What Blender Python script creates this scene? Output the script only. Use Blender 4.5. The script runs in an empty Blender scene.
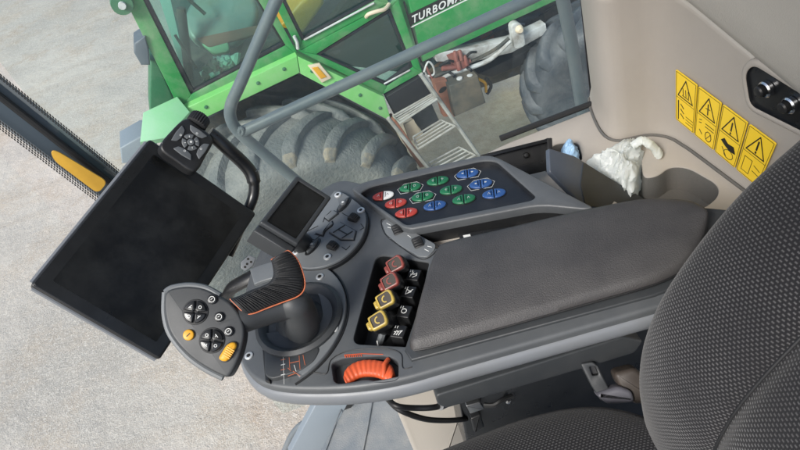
import bpy, bmesh, math, random
from mathutils import Vector as V, Matrix, noise
from mathutils.geometry import delaunay_2d_cdt
random.seed(7)
R = math.radians
sc = bpy.context.scene
COL = sc.collection
ZC = 3.85                                   # eye height: standing in a high harvester cab
CAM = V((0, 0, ZC))
P_, R_, FP = R(42), R(20), 650.0
cF = V((0, math.cos(P_), -math.sin(P_)))
_r0 = V((1, 0, 0)); _u0 = V((0, math.sin(P_), math.cos(P_)))
cR = _r0*math.cos(R_) - _u0*math.sin(R_)
cU = _r0*math.sin(R_) + _u0*math.cos(R_)

def ray(x, y): return cF + cR*((x-400)/FP) + cU*((225-y)/FP)
def on(x, y, P, n):
    d = ray(x, y); return CAM + d*((P-CAM).dot(n)/d.dot(n))
def atz(x, y, z):
    d = ray(x, y); return CAM + d*((z-ZC)/d.z)
def aty(x, y, v):
    d = ray(x, y); return CAM + d*(v/d.y)

def resample2(p):
    out = []
    for i in range(len(p)):
        if (V(p[i])-V(p[i-1])).length > .0015: out.append(p[i])
    return out
class Frame:
    """a plane with its own 2-D coordinates (u, v) and a height h along its normal"""
    def __init__(s, P, n, up=None):
        s.P = V(P); s.n = V(n).normalized()
        up = V(up) if up is not None else V((0, 0, 1))
        s.ev = (up - s.n*up.dot(s.n)).normalized()
        s.eu = s.ev.cross(s.n)
    def q1(s, x, y, h=0):
        p = on(x, y, s.P+s.n*h, s.n) - s.P
        return (p.dot(s.eu), p.dot(s.ev))
    def q(s, pts, h=0): return [s.q1(x, y, h) for x, y in pts]
    def w(s, u, v, h=0): return s.P + s.eu*u + s.ev*v + s.n*h
    def px(s, x, y, h=0): return s.w(*s.q1(x, y, h), h)
    def off(s, h): return Frame(s.P+s.n*h, s.n, s.ev)

def area(p): return sum(p[i-1][0]*p[i][1]-p[i][0]*p[i-1][1] for i in range(len(p)))/2
def ccw(p): return list(p) if area(p) > 0 else list(p)[::-1]
def rnd(pts, r, n=5):
    """round the corners of a 2-D polygon"""
    out = []; N = len(pts)
    for i in range(N):
        a, b, c = V(pts[i-1]), V(pts[i]), V(pts[(i+1) % N])
        rr = r[i] if isinstance(r, (list, tuple)) else r
        l1, l2 = (a-b).length, (c-b).length
        t1 = min(rr, l1*.48); t2 = min(rr, l2*.48)
        p0 = b+(a-b)*(t1/max(l1, 1e-9)); p2 = b+(c-b)*(t2/max(l2, 1e-9))
        if rr <= 0: out.append(tuple(b)); continue
        for k in range(n+1):
            t = k/n
            q = p0*(1-t)**2 + b*2*t*(1-t) + p2*t*t
            out.append((q.x, q.y))
    return out
def inset(p, d):
    N = len(p); out = []
    for i in range(N):
        a, b, c = V(p[i-1]), V(p[i]), V(p[(i+1) % N])
        e1, e2 = (b-a), (c-b)
        if e1.length < 1e-9: e1 = e2
        if e2.length < 1e-9: e2 = e1
        e1 = e1.normalized(); e2 = e2.normalized()
        n1 = V((-e1.y, e1.x)); n2 = V((-e2.y, e2.x))
        m = n1+n2
        if m.length < 1e-6: m = n1
        m.normalize(); k = max(.5, m.dot(n1))
        q = b + m*(d/k); out.append((q.x, q.y))
    return out
def ell(c, a, b, ang=0, n=28):
    ca, sa = math.cos(ang), math.sin(ang)
    return [(c[0]+a*math.cos(t)*ca-b*math.sin(t)*sa, c[1]+a*math.cos(t)*sa+b*math.sin(t)*ca) for t in [2*math.pi*k/n for k in range(n)]]
def catmull(pts, n=8, closed=False):
    out = []; N = len(pts)
    rng = range(N if closed else N-1)
    for i in rng:
        g = (lambda j: pts[j % N]) if closed else (lambda j: pts[max(0, min(N-1, j))])
        p0, p1, p2, p3 = g(i-1), g(i), g(i+1), g(i+2)
        for k in range(n):
            t = k/n
            out.append(.5*((2*p1)+(p2-p0)*t+(2*p0-5*p1+4*p2-p3)*t*t+(3*p1-p0-3*p2+p3)*t**3))
    if not closed: out.append(pts[-1])
    return out
def cat2(pts, n=6): return [(p.x, p.y) for p in catmull([V((a, b, 0)) for a, b in pts], n, True)]

# ------------------------------------------------------------------ materials
def lin(c): return c/12.92 if c <= .04045 else ((c+.055)/1.055)**2.4
def S(r, g, b): return (lin(r/255), lin(g/255), lin(b/255), 1)
def pbr(name, col, rough=.5, metal=0, var=.12, vs=8, bump=0, bs=400, spec=.5, dirt=None, dirt_amt=0, ds=6, coat=0):
    m = bpy.data.materials.new(name); m.use_nodes = True
    nt = m.node_tree; b = nt.nodes['Principled BSDF']
    b.inputs['Roughness'].default_value = rough; b.inputs['Metallic'].default_value = metal
    b.inputs['Specular IOR Level'].default_value = spec
    if coat: b.inputs['Coat Weight'].default_value = coat
    tc = nt.nodes.new('ShaderNodeTexCoord')
    nz = nt.nodes.new('ShaderNodeTexNoise'); nz.inputs['Scale'].default_value = vs; nz.inputs['Detail'].default_value = 6
    nt.links.new(tc.outputs['Object'], nz.inputs['Vector'])
    mix = nt.nodes.new('ShaderNodeMix'); mix.data_type = 'RGBA'
    mix.inputs[6].default_value = tuple(c*(1-var) for c in col[:3])+(1,)
    mix.inputs[7].default_value = tuple(min(1, c*(1+var)) for c in col[:3])+(1,)
    nt.links.new(nz.outputs['Fac'], mix.inputs[0])
    last = mix.outputs[2]
    if dirt:
        n2 = nt.nodes.new('ShaderNodeTexNoise'); n2.inputs['Scale'].default_value = ds; n2.inputs['Detail'].default_value = 8; n2.inputs['Roughness'].default_value = .65
        nt.links.new(tc.outputs['Object'], n2.inputs['Vector'])
        mr = nt.nodes.new('ShaderNodeMapRange'); mr.inputs[1].default_value = .42; mr.inputs[2].default_value = .68; mr.inputs[4].default_value = dirt_amt
        nt.links.new(n2.outputs['Fac'], mr.inputs[0])
        m2 = nt.nodes.new('ShaderNodeMix'); m2.data_type = 'RGBA'; m2.inputs[7].default_value = dirt
        nt.links.new(last, m2.inputs[6]); nt.links.new(mr.outputs[0], m2.inputs[0]); last = m2.outputs[2]
    nt.links.new(last, b.inputs['Base Color'])
    # roughness variation: finger marks and dust
    r2 = nt.nodes.new('ShaderNodeMapRange'); r2.inputs[3].default_value = max(.03, rough-.09); r2.inputs[4].default_value = min(1, rough+.09)
    n3 = nt.nodes.new('ShaderNodeTexNoise'); n3.inputs['Scale'].default_value = vs*2.7; n3.inputs['Detail'].default_value = 5
    nt.links.new(tc.outputs['Object'], n3.inputs['Vector']); nt.links.new(n3.outputs['Fac'], r2.inputs[0]); nt.links.new(r2.outputs[0], b.inputs['Roughness'])
    if bump:
        n4 = nt.nodes.new('ShaderNodeTexNoise'); n4.inputs['Scale'].default_value = bs; n4.inputs['Detail'].default_value = 3
        nt.links.new(tc.outputs['Object'], n4.inputs['Vector'])
        bp = nt.nodes.new('ShaderNodeBump'); bp.inputs['Strength'].default_value = bump; bp.inputs['Distance'].default_value = .6/bs
        nt.links.new(n4.outputs['Fac'], bp.inputs['Height']); nt.links.new(bp.outputs['Normal'], b.inputs['Normal'])
    return m
def glass(name, tint, gloss=.06, dust_haze=.03, rough=.02, hazecol=(.75, .82, .84, 1)):
    m = bpy.data.materials.new(name); m.use_nodes = True; nt = m.node_tree
    nt.nodes.clear()
    o = nt.nodes.new('ShaderNodeOutputMaterial')
    t = nt.nodes.new('ShaderNodeBsdfTransparent'); t.inputs[0].default_value = tint
    g = nt.nodes.new('ShaderNodeBsdfGlossy'); g.inputs['Roughness'].default_value = rough
    d = nt.nodes.new('ShaderNodeBsdfTranslucent'); d.inputs[0].default_value = hazecol  # dust and the milky reflection haze, both mixed into the pane
    tc = nt.nodes.new('ShaderNodeTexCoord'); nz = nt.nodes.new('ShaderNodeTexNoise'); nz.inputs['Scale'].default_value = 3; nz.inputs['Detail'].default_value = 7
    nt.links.new(tc.outputs['Object'], nz.inputs['Vector'])
    mr = nt.nodes.new('ShaderNodeMapRange'); mr.inputs[1].default_value = .3; mr.inputs[2].default_value = .75; mr.inputs[3].default_value = dust_haze*.5; mr.inputs[4].default_value = dust_haze*1.6
    nt.links.new(nz.outputs['Fac'], mr.inputs[0])
    a = nt.nodes.new('ShaderNodeMixShader'); a.inputs[0].default_value = gloss
    b = nt.nodes.new('ShaderNodeMixShader')
    nt.links.new(t.outputs[0], a.inputs[1]); nt.links.new(g.outputs[0], a.inputs[2])
    nt.links.new(mr.outputs[0], b.inputs[0]); nt.links.new(a.outputs[0], b.inputs[1]); nt.links.new(d.outputs[0], b.inputs[2])
    nt.links.new(b.outputs[0], o.inputs[0])
    return m

M = {}
M['console'] = pbr('console_plastic', S(75, 78, 81), .46, var=.07, vs=14, bump=.35, bs=1500, dirt=S(105, 108, 108), dirt_amt=.22, ds=16)
M['console_dark'] = pbr('console_dark_plastic', S(50, 53, 56), .5, var=.1, vs=14, bump=.3, bs=1500, dirt=S(84, 84, 82), dirt_amt=.16, ds=18)
M['panel_grey'] = pbr('panel_grey_plastic', S(102, 106, 109), .45, var=.06, vs=20, bump=.2, bs=1800, dirt=S(118, 118, 116), dirt_amt=.2, ds=20)
M['trim'] = pbr('trim_grey_plastic', S(108, 112, 117), .42, var=.06, vs=18, bump=.15, bs=1500, dirt=S(100, 100, 98), dirt_amt=.25, ds=14)
M['black'] = pbr('black_plastic', S(26, 27, 29), .42, var=.1, vs=20, bump=.15, bs=1200, dirt=S(70, 70, 68), dirt_amt=.12, ds=25)
M['blacksat'] = pbr('black_satin', S(20, 22, 25), .3, var=.1, vs=20, dirt=S(74, 76, 78), dirt_amt=.1, ds=22)
M['tray'] = pbr('button_foil_black', S(26, 28, 32), .35, var=.1, vs=20, dirt=S(80, 80, 80), dirt_amt=.12, ds=26)
M['screen'] = pbr('screen_glass', S(15, 16, 16), .3, var=.1, vs=5, spec=.32, dirt=S(70, 72, 72), dirt_amt=.22, ds=14)
M['bezel'] = pbr('screen_bezel_glass', S(24, 26, 28), .3, var=.1, vs=5, spec=.35, dirt=S(64, 68, 72), dirt_amt=.12, ds=22)
M['pad'] = pbr('armrest_leatherette', S(58, 57, 58), .52, var=.12, vs=9, bump=.8, bs=700, dirt=S(92, 90, 88), dirt_amt=.35, ds=9)
M['rubber'] = pbr('rubber', S(30, 31, 33), .6, var=.12, vs=15, bump=.3, bs=900)
M['white'] = pbr('white_print', S(214, 216, 214), .5, var=.04)
M['chrome'] = pbr('bright_metal', S(200, 202, 205), .22, 1, var=.04)
M['screwhead'] = pbr('zinc_screw', S(206, 208, 208), .45, .6, var=.05)
M['steel'] = pbr('brushed_steel', S(150, 152, 154), .4, 1, var=.08, dirt=S(90, 80, 70), dirt_amt=.4)
M['orange'] = pbr('orange_plastic', S(206, 86, 46), .5, var=.08, vs=30, dirt=S(110, 60, 40), dirt_amt=.35, ds=30)
M['orange_line'] = pbr('orange_piping', S(186, 104, 70), .5, var=.05)
M['gold'] = pbr('amber_plastic', S(206, 152, 38), .4, var=.1, vs=40)
M['red'] = pbr('red_button', S(158, 58, 50), .32, var=.1, vs=50, dirt=S(90, 40, 40), dirt_amt=.3, ds=60)
M['green_b'] = pbr('green_button', S(32, 98, 66), .32, var=.1, vs=50, dirt=S(20, 60, 45), dirt_amt=.3, ds=60)
M['blue_b'] = pbr('blue_button', S(42, 76, 128), .32, var=.1, vs=50, dirt=S(26, 48, 90), dirt_amt=.3, ds=60)
M['capred'] = pbr('dusty_red_cap', S(128, 62, 56), .38, var=.12, vs=60, dirt=S(70, 48, 46), dirt_amt=.4, ds=60)
M['capyel'] = pbr('dusty_yellow_cap', S(178, 154, 74), .38, var=.12, vs=60, dirt=S(96, 84, 44), dirt_amt=.45, ds=60)
M['capface'] = pbr('cap_face_dark', S(56, 50, 44), .45, var=.1)
M['beige'] = pbr('beige_moulding', S(164, 158, 150), .55, var=.05, vs=6, bump=.35, bs=900, dirt=S(144, 136, 126), dirt_amt=.2, ds=5)
M['beige_up'] = pbr('grained_beige_moulding', S(170, 166, 158), .6, var=.05, vs=10, bump=.45, bs=520)
M['liner'] = pbr('tray_liner', S(88, 87, 84), .6, var=.1, vs=10, bump=.6, bs=500, dirt=S(110, 102, 92), dirt_amt=.3, ds=12)
M['yellow'] = pbr('yellow_sticker', S(244, 206, 50), .45, var=.04, vs=10)
M['outline'] = pbr('grey_print', S(170, 174, 174), .5, var=.04)
M['key'] = pbr('key_grey', S(94, 98, 101), .5, var=.06, vs=40)
M['ink'] = pbr('black_print', S(28, 26, 22), .5, var=.05)
M['ochre'] = pbr('amber_reflector', S(188, 146, 46), .5, var=.12, vs=20, dirt=S(120, 90, 40), dirt_amt=.3, ds=20)
M['tube'] = pbr('grey_painted_tube', S(96, 104, 110), .42, var=.06, vs=12, dirt=S(130, 130, 126), dirt_amt=.3, ds=12)
M['seal'] = pbr('dark_pillar', S(78, 90, 100), .4, var=.12, vs=6, dirt=S(86, 94, 98), dirt_amt=.3, ds=10)
M['mat'] = pbr('floor_rubber', S(112, 118, 123), .5, var=.12, vs=8, bump=.5, bs=300, dirt=S(158, 156, 150), dirt_amt=.6, ds=9)
M['cable'] = pbr('cable_black', S(24, 24, 26), .5, var=.1)
M['grey_plate'] = pbr('slate_plate', S(70, 78, 90), .3, var=.06, vs=10, dirt=S(110, 110, 110), dirt_amt=.15, ds=12)
M['belt'] = pbr('belt_plastic', S(58, 52, 48), .5, var=.1, vs=20, dirt=S(92, 84, 76), dirt_amt=.3, ds=20)
M['beltgrey'] = pbr('belt_webbing', S(92, 92, 100), .55, var=.1, vs=20)
# machine outside
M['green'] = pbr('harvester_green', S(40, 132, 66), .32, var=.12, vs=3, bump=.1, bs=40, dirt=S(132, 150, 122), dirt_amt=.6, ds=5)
M['green_lit'] = pbr('harvester_lit_green', S(112, 186, 102), .42, var=.08, vs=3, dirt=S(170, 196, 160), dirt_amt=.4, ds=4)  # harvester green again, with light from above put into the colour
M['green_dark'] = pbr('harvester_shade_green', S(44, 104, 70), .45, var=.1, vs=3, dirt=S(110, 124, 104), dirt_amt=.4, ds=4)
M['mint'] = pbr('faded_mint', S(138, 198, 146), .45, var=.06, vs=3, dirt=S(170, 196, 180), dirt_amt=.4, ds=4)
M['tyre'] = pbr('tyre_rubber', S(84, 90, 90), .8, var=.2, vs=9, bump=.6, bs=50, dirt=S(150, 150, 142), dirt_amt=.5, ds=3)
M['tyredark'] = pbr('tyre_rubber_smooth', S(50, 58, 66), .6, var=.15, vs=6, bump=.3, bs=60, dirt=S(110, 114, 116), dirt_amt=.4, ds=5)
M['straw'] = pbr('chaff_dust', S(100, 102, 98), .9, var=.25, vs=60, bump=.6, bs=150, dirt=S(164, 150, 120), dirt_amt=.55, ds=22)
M['chassis'] = pbr('greasy_chassis', S(56, 60, 58), .6, var=.2, vs=6, dirt=S(120, 108, 90), dirt_amt=.5, ds=6)
M['rust'] = pbr('rusty_steel', S(140, 92, 72), .7, var=.2, vs=14, dirt=S(96, 84, 76), dirt_amt=.6, ds=14)
M['redpaint'] = pbr('red_paint', S(124, 72, 64), .65, var=.12, vs=14, dirt=S(130, 100, 90), dirt_amt=.5, ds=16)
M['silver'] = pbr('dusty_silver_paint', S(186, 190, 190), .5, var=.1, vs=6, dirt=S(104, 92, 76), dirt_amt=.75, ds=9)
M['ladder'] = pbr('worn_ladder_paint', S(158, 160, 156), .5, var=.15, vs=8, dirt=S(104, 94, 80), dirt_amt=.6, ds=9)
M['cream'] = pbr('cream_plastic', S(206, 192, 168), .5, var=.08, vs=14)
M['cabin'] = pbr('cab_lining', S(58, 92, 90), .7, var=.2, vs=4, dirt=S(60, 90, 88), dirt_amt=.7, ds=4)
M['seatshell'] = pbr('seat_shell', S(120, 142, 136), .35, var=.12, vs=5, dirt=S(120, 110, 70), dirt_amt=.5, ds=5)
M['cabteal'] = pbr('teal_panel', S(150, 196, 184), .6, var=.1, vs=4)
M['cloth'] = pbr('rag', S(176, 192, 180), .9, var=.2, vs=20, bump=.6, bs=90)
M['bluegrey'] = pbr('blue_grey_paint', S(122, 132, 141), .5, var=.08, vs=5)
M['mirrorbox'] = pbr('grey_box', S(84, 94, 102), .5, var=.1)

M['pane'] = glass('cab_glass', (.90, .97, .95, 1), .045, .065)
M['shield'] = glass('windscreen_glass', (.97, .985, .98, 1), .03, .03)
M['cabpane'] = glass('tinted_cab_glass', (.66, .86, .80, 1), .09, .025, .04, (.5, .72, .68, 1))

def frit_mat():
    m = bpy.data.materials.new('frit_dots'); m.use_nodes = True; nt = m.node_tree; nt.nodes.clear()
    o = nt.nodes.new('ShaderNodeOutputMaterial'); uv = nt.nodes.new('ShaderNodeTexCoord')
    vm = nt.nodes.new('ShaderNodeVectorMath'); vm.operation = 'FRACTION'
    sp = nt.nodes.new('ShaderNodeVectorMath'); sp.operation = 'SUBTRACT'; sp.inputs[1].default_value = (.5, .5, 0)
    ln = nt.nodes.new('ShaderNodeVectorMath'); ln.operation = 'LENGTH'
    lt = nt.nodes.new('ShaderNodeMath'); lt.operation = 'LESS_THAN'; lt.inputs[1].default_value = .40
    t = nt.nodes.new('ShaderNodeBsdfTransparent'); d = nt.nodes.new('ShaderNodeBsdfPrincipled')
    d.inputs['Base Color'].default_value = (.012, .013, .014, 1); d.inputs['Roughness'].default_value = .5
    mx = nt.nodes.new('ShaderNodeMixShader')
    nt.links.new(uv.outputs['UV'], vm.inputs[0]); nt.links.new(vm.outputs[0], sp.inputs[0]); nt.links.new(sp.outputs[0], ln.inputs[0])
    nt.links.new(ln.outputs['Value'], lt.inputs[0]); nt.links.new(lt.outputs[0], mx.inputs[0])
    nt.links.new(t.outputs[0], mx.inputs[1]); nt.links.new(d.outputs[0], mx.inputs[2]); nt.links.new(mx.outputs[0], o.inputs[0])
    return m
M['frit'] = frit_mat()

def fabric_mat():
    """charcoal woven seat cloth with short pale stitches in staggered rows (UV in metres)"""
    m = bpy.data.materials.new('seat_cloth'); m.use_nodes = True; nt = m.node_tree; b = nt.nodes['Principled BSDF']
    N = nt.nodes.new; L = nt.links.new
    tc = N('ShaderNodeTexCoord'); sx = N('ShaderNodeSeparateXYZ'); 
    wn = N('ShaderNodeTexNoise'); wn.inputs['Scale'].default_value = 30
    L(tc.outputs['UV'], wn.inputs['Vector'])
    wm = N('ShaderNodeVectorMath'); wm.operation = 'SCALE'; wm.inputs['Scale'].default_value = .0022
    L(wn.outputs['Color'], wm.inputs[0])
    wa = N('ShaderNodeVectorMath'); L(tc.outputs['UV'], wa.inputs[0]); L(wm.outputs[0], wa.inputs[1])
    L(wa.outputs[0], sx.inputs[0])
    def mth(op, a, bv=None):
        n = N('ShaderNodeMath'); n.operation = op
        for i, x in enumerate((a, bv)):
            if x is None: continue
            if isinstance(x, (int, float)): n.inputs[i].default_value = x
            else: L(x, n.inputs[i])
        return n.outputs[0]
    u = mth('MULTIPLY', sx.outputs[0], 1/.0048); v = mth('MULTIPLY', sx.outputs[1], 1/.0035)
    row = mth('FLOOR', v); odd = mth('MULTIPLY', mth('MODULO', row, 2), .5)
    uu = mth('ABSOLUTE', mth('SUBTRACT', mth('FRACT', mth('ADD', u, odd)), .5))
    vv = mth('ABSOLUTE', mth('SUBTRACT', mth('FRACT', v), .5))
    # stitch: |u|<.27 and |v|<.2, softly
    du = N('ShaderNodeMapRange'); du.inputs[1].default_value = .21; du.inputs[2].default_value = .33; du.inputs[3].default_value = 1; du.inputs[4].default_value = 0; L(uu, du.inputs[0])
    dv = N('ShaderNodeMapRange'); dv.inputs[1].default_value = .10; dv.inputs[2].default_value = .28; dv.inputs[3].default_value = 1; dv.inputs[4].default_value = 0; L(vv, dv.inputs[0])
    st = mth('MULTIPLY', du.outputs[0], dv.outputs[0])
    fn = N('ShaderNodeTexNoise'); fn.inputs['Scale'].default_value = 900; L(tc.outputs['UV'], fn.inputs['Vector'])
    wl_ = N('ShaderNodeTexNoise'); wl_.inputs['Scale'].default_value = 14; wl_.inputs['Detail'].default_value = 6; L(tc.outputs['UV'], wl_.inputs['Vector'])
    st = mth('MULTIPLY', st, mth('ADD', mth('MULTIPLY', wl_.outputs['Fac'], 1.5), .2))
    fa = mth('MULTIPLY', st, mth('ADD', mth('MULTIPLY', fn.outputs['Fac'], .9), .25))
    mix = N('ShaderNodeMix'); mix.data_type = 'RGBA'; mix.inputs[6].default_value = S(23, 23, 26); mix.inputs[7].default_value = S(86, 86, 87)
    L(fa, mix.inputs[0]); L(mix.outputs[2], b.inputs['Base Color'])
    b.inputs['Roughness'].default_value = .85; b.inputs['Specular IOR Level'].default_value = .25
    b.inputs['Sheen Weight'].default_value = .15
    bp = N('ShaderNodeBump'); bp.inputs['Strength'].default_value = .55; bp.inputs['Distance'].default_value = .001
    hh = mth('ADD', st, mth('MULTIPLY', fn.outputs['Fac'], .35)); L(hh, bp.inputs['Height']); L(bp.outputs[0], b.inputs['Normal'])
    return m
M['cloth_seat'] = fabric_mat()

def ground_mat():
    m = bpy.data.materials.new('gravel_yard'); m.use_nodes = True; nt = m.node_tree; b = nt.nodes['Principled BSDF']
    N = nt.nodes.new; L = nt.links.new
    tc = N('ShaderNodeTexCoord')
    def noise(s, d=6, r=.6):
        n = N('ShaderNodeTexNoise'); n.inputs['Scale'].default_value = s; n.inputs['Detail'].default_value = d; n.inputs['Roughness'].default_value = r
        L(tc.outputs['Object'], n.inputs['Vector']); return n.outputs['Fac']
    def ramp(x, a, c):
        r = N('ShaderNodeMapRange'); r.inputs[1].default_value = a; r.inputs[2].default_value = c; L(x, r.inputs[0]); return r.outputs[0]
    def mixc(f, a, c):
        x = N('ShaderNodeMix'); x.data_type = 'RGBA'
        if isinstance(f, float): x.inputs[0].default_value = f
        else: L(f, x.inputs[0])
        for i, v in ((6, a), (7, c)):
            if isinstance(v, tuple): x.inputs[i].default_value = v
            else: L(v, x.inputs[i])
        return x.outputs[2]
    c = mixc(ramp(noise(.35, 4), .38, .62), S(150, 147, 140), S(176, 171, 162))
    c = mixc(ramp(noise(.9, 9, .7), .48, .72), c, S(160, 147, 130))
    rm = N('ShaderNodeMapping'); rm.inputs['Rotation'].default_value = (0, 0, .5); rm.inputs['Scale'].default_value = (.25, 2.6, 1); L(tc.outputs['Object'], rm.inputs[0])
    rn = N('ShaderNodeTexNoise'); rn.inputs['Scale'].default_value = 1; rn.inputs['Detail'].default_value = 8; rn.inputs['Roughness'].default_value = .62; L(rm.outputs[0], rn.inputs['Vector'])
    c = mixc(ramp(rn.outputs['Fac'], .54, .78), c, S(152, 144, 132))
    c = mixc(ramp(noise(.55, 10, .72), .56, .70), c, S(146, 128, 106))
    vo = N('ShaderNodeTexVoronoi'); vo.inputs['Scale'].default_value = 95; L(tc.outputs['Object'], vo.inputs['Vector'])
    sv = N('ShaderNodeSeparateColor'); L(vo.outputs['Color'], sv.inputs[0])
    c = mixc(ramp(sv.outputs[0], .55, 1.2), c, S(188, 184, 176))
    c = mixc(ramp(noise(60, 4), .60, .85), c, S(128, 119, 106))
    # brown earth and chaff where the old machine is parked
    mp = N('ShaderNodeMapping'); mp.vector_type = 'TEXTURE'; mp.inputs['Location'].default_value = (1.3, 4.4, 0); mp.inputs['Scale'].default_value = (2.6, 1.6, 1)
    L(tc.outputs['Object'], mp.inputs[0])
    le = N('ShaderNodeVectorMath'); le.operation = 'LENGTH'; L(mp.outputs[0], le.inputs[0])
    ad = N('ShaderNodeMath'); L(le.outputs['Value'], ad.inputs[0]); L(noise(2.2), ad.inputs[1])
    fr = N('ShaderNodeMapRange'); fr.inputs[1].default_value = 1.25; fr.inputs[2].default_value = 1.75; fr.inputs[3].default_value = .85; fr.inputs[4].default_value = 0
    L(ad.outputs[0], fr.inputs[0])
    earth = mixc(ramp(noise(9, 8, .7), .35, .7), S(186, 164, 126), S(214, 196, 158))
    c = mixc(fr.outputs[0], c, earth)
    # clods and ruts beyond the front wheel
    L(c, b.inputs['Base Color']); b.inputs['Roughness'].default_value = .9; b.inputs['Specular IOR Level'].default_value = .2
    bp = N('ShaderNodeBump'); bp.inputs['Strength'].default_value = .6; bp.inputs['Distance'].default_value = .004
    bp2 = N('ShaderNodeBump'); bp2.inputs['Strength'].default_value = .7; bp2.inputs['Distance'].default_value = .10
    L(vo.outputs['Distance'], bp.inputs['Height']); L(noise(1.1, 9, .68), bp2.inputs['Height']); L(bp2.outputs[0], bp.inputs['Normal']); L(bp.outputs[0], b.inputs['Normal'])
    return m
M['ground'] = ground_mat()

# ------------------------------------------------------------------ mesh builder
class MB:
    def __init__(s): s.bm = bmesh.new(); s.mats = []; s.uv = None
    def mi(s, m):
        m = M[m] if isinstance(m, str) else m
        if m not in s.mats: s.mats.append(m)
        return s.mats.index(m)
    def face(s, vs, mi, smooth=True):
        try:
            f = s.bm.faces.new(vs); f.material_index = mi; f.smooth = smooth; return f
        except ValueError: return None
    def slab(s, fr, out, h, thick, bev=0, mat='black', seg=3, holes=(), dome=0):
        """a solid plate on a plane: outline in (u, v), top at height h, rounded rim; holes = [(outline, depth, material)]"""
        mi = s.mi(mat); out = ccw(out); bm = s.bm
        rings = []
        if bev > 0:
            for k in range(seg+1):
                a = k/seg*math.pi/2
                rings.append((inset(out, bev*(1-math.sin(a))), h-bev*(1-math.cos(a))))
        else: rings.append((out, h))
        rings.append((out, h-thick))
        vr = [[bm.verts.new(fr.w(u, v, hh)) for u, v in p] for p, hh in rings]
        n = len(out)
        for a, b in zip(vr, vr[1:]):
            for i in range(n): s.face([a[i-1], b[i-1], b[i], a[i]], mi)
        def cap(p2, vv, flip):
            m_ = len(p2); convex = all((p2[i-1][0]-p2[i-2][0])*(p2[i][1]-p2[i-1][1])-(p2[i-1][1]-p2[i-2][1])*(p2[i][0]-p2[i-1][0]) > -1e-12 for i in range(m_))
            if convex: return s.face(vv[::-1] if flip else vv, mi, False)
            cv, ce, cf, ov, oe, of = delaunay_2d_cdt([V(p) for p in p2], [], [list(range(m_))], 1, 1e-7)
            if any(not o_ for o_ in ov): return s.face(vv[::-1] if flip else vv, mi, False)
            for f_ in cf:
                if area([cv[i] for i in f_]) < 0: f_ = f_[::-1]
                g_ = [vv[ov[i][0]] for i in f_]
                if len(set(g_)) > 2: s.face(g_[::-1] if flip else g_, mi, False)
        if not any(d_ >= thick for _, d_, _m in holes): cap(rings[-1][0], vr[-1], True)
        if dome:
            prev = vr[0]; base = rings[0][0]
            for k, (d_, f_) in enumerate(((.25, .5), (.55, .82), (1.0, 1.0))):
                ring = [bm.verts.new(fr.w(u, v, h+dome*f_)) for u, v in inset(base, d_*dome*4)]
                for i in range(n): s.face([prev[i-1], prev[i], ring[i], ring[i-1]], mi)
                prev = ring
            s.face(prev, mi, False)
        elif not holes: cap(rings[0][0], vr[0], False)
        else:
            P2 = list(rings[0][0]); BV = list(vr[0]); loops = [(0, n)]; hps = []
            for (hp, dep, hm) in holes:
                hp = ccw(hp); hmi = s.mi(hm); hb = min(.0025, dep*.3); m_ = len(hp)
                lv = []
                for k in range(3):
                    a = k/2*math.pi/2
                    lv.append([bm.verts.new(fr.w(u, v, h-hb*(1-math.cos(a)))) for u, v in inset(hp, -hb*(1-math.sin(a)))])
                lv.append([bm.verts.new(fr.w(u, v, h-dep)) for u, v in inset(hp, dep*.06)])
                loops.append((len(P2), m_)); top_ = inset(hp, -hb); P2 += top_; BV += lv[0]; hps.append(top_)
                for j, (a, b) in enumerate(zip(lv, lv[1:])):
                    for i in range(m_): s.face([a[i], b[i], b[i-1], a[i-1]], mi if j < 2 else hmi)
                s.face(lv[-1], hmi, False)
            E_ = [(st+i, st+(i+1) % m_) for st, m_ in loops for i in range(m_)]
            def inside(p, poly):
                c = False
                for i in range(len(poly)):
                    (x1, y1), (x2, y2) = poly[i-1], poly[i]
                    if (y1 > p[1]) != (y2 > p[1]) and p[0] < (x2-x1)*(p[1]-y1)/(y2-y1)+x1: c = not c
                return c
            cv, ce, cf, ov, oe, of = delaunay_2d_cdt([V(p) for p in P2], E_, [], 0, 1e-7)
            mp = [BV[o_[0]] if o_ else bm.verts.new(fr.w(c_.x, c_.y, h)) for c_, o_ in zip(cv, ov)]
            for f_ in cf:
                c_ = sum((cv[i] for i in f_), V((0, 0)))/len(f_)
                if inside(c_, rings[0][0]) and not any(inside(c_, q_) for q_ in hps):
                    a2 = area([cv[i] for i in f_])
                    s.face([mp[i] for i in (f_ if a2 > 0 else f_[::-1])], mi, False)
        return s
    def box(s, fr, u0, u1, v0, v1, h0, h1, mat='black', bev=.002):
        return s.slab(fr, [(u0, v0), (u1, v0), (u1, v1), (u0, v1)], h1, h1-h0, bev, mat, 2)
    def tube(s, path, r, mat='black', n=12, closed=False, caps=True, flat=1, up=None):
        mi = s.mi(mat); N = len(path); rings = []
        nrm = None
        for i, p in enumerate(path):
            if closed: t = path[(i+1) % N]-path[i-1]
            else: t = path[min(N-1, i+1)]-path[max(0, i-1)]
            t.normalize()
            if nrm is None:
                a = V(up) if up is not None else (V((0, 0, 1)) if abs(t.z) < .9 else V((1, 0, 0)))
                nrm = (a - t*a.dot(t)).normalized()
            else: nrm = (nrm - t*nrm.dot(t)).normalized()
            bi = t.cross(nrm)
            rr = r[i] if isinstance(r, (list, tuple)) else r
            fl = flat[i] if isinstance(flat, (list, tuple)) else flat
            rings.append([s.bm.verts.new(p + nrm*(rr*fl*math.cos(2*math.pi*k/n)) + bi*(rr*math.sin(2*math.pi*k/n))) for k in range(n)])
        for i in range(N if closed else N-1):
            a, b = rings[i], rings[(i+1) % N]
            for k in range(n): s.face([a[k-1], a[k], b[k], b[k-1]], mi)
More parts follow.
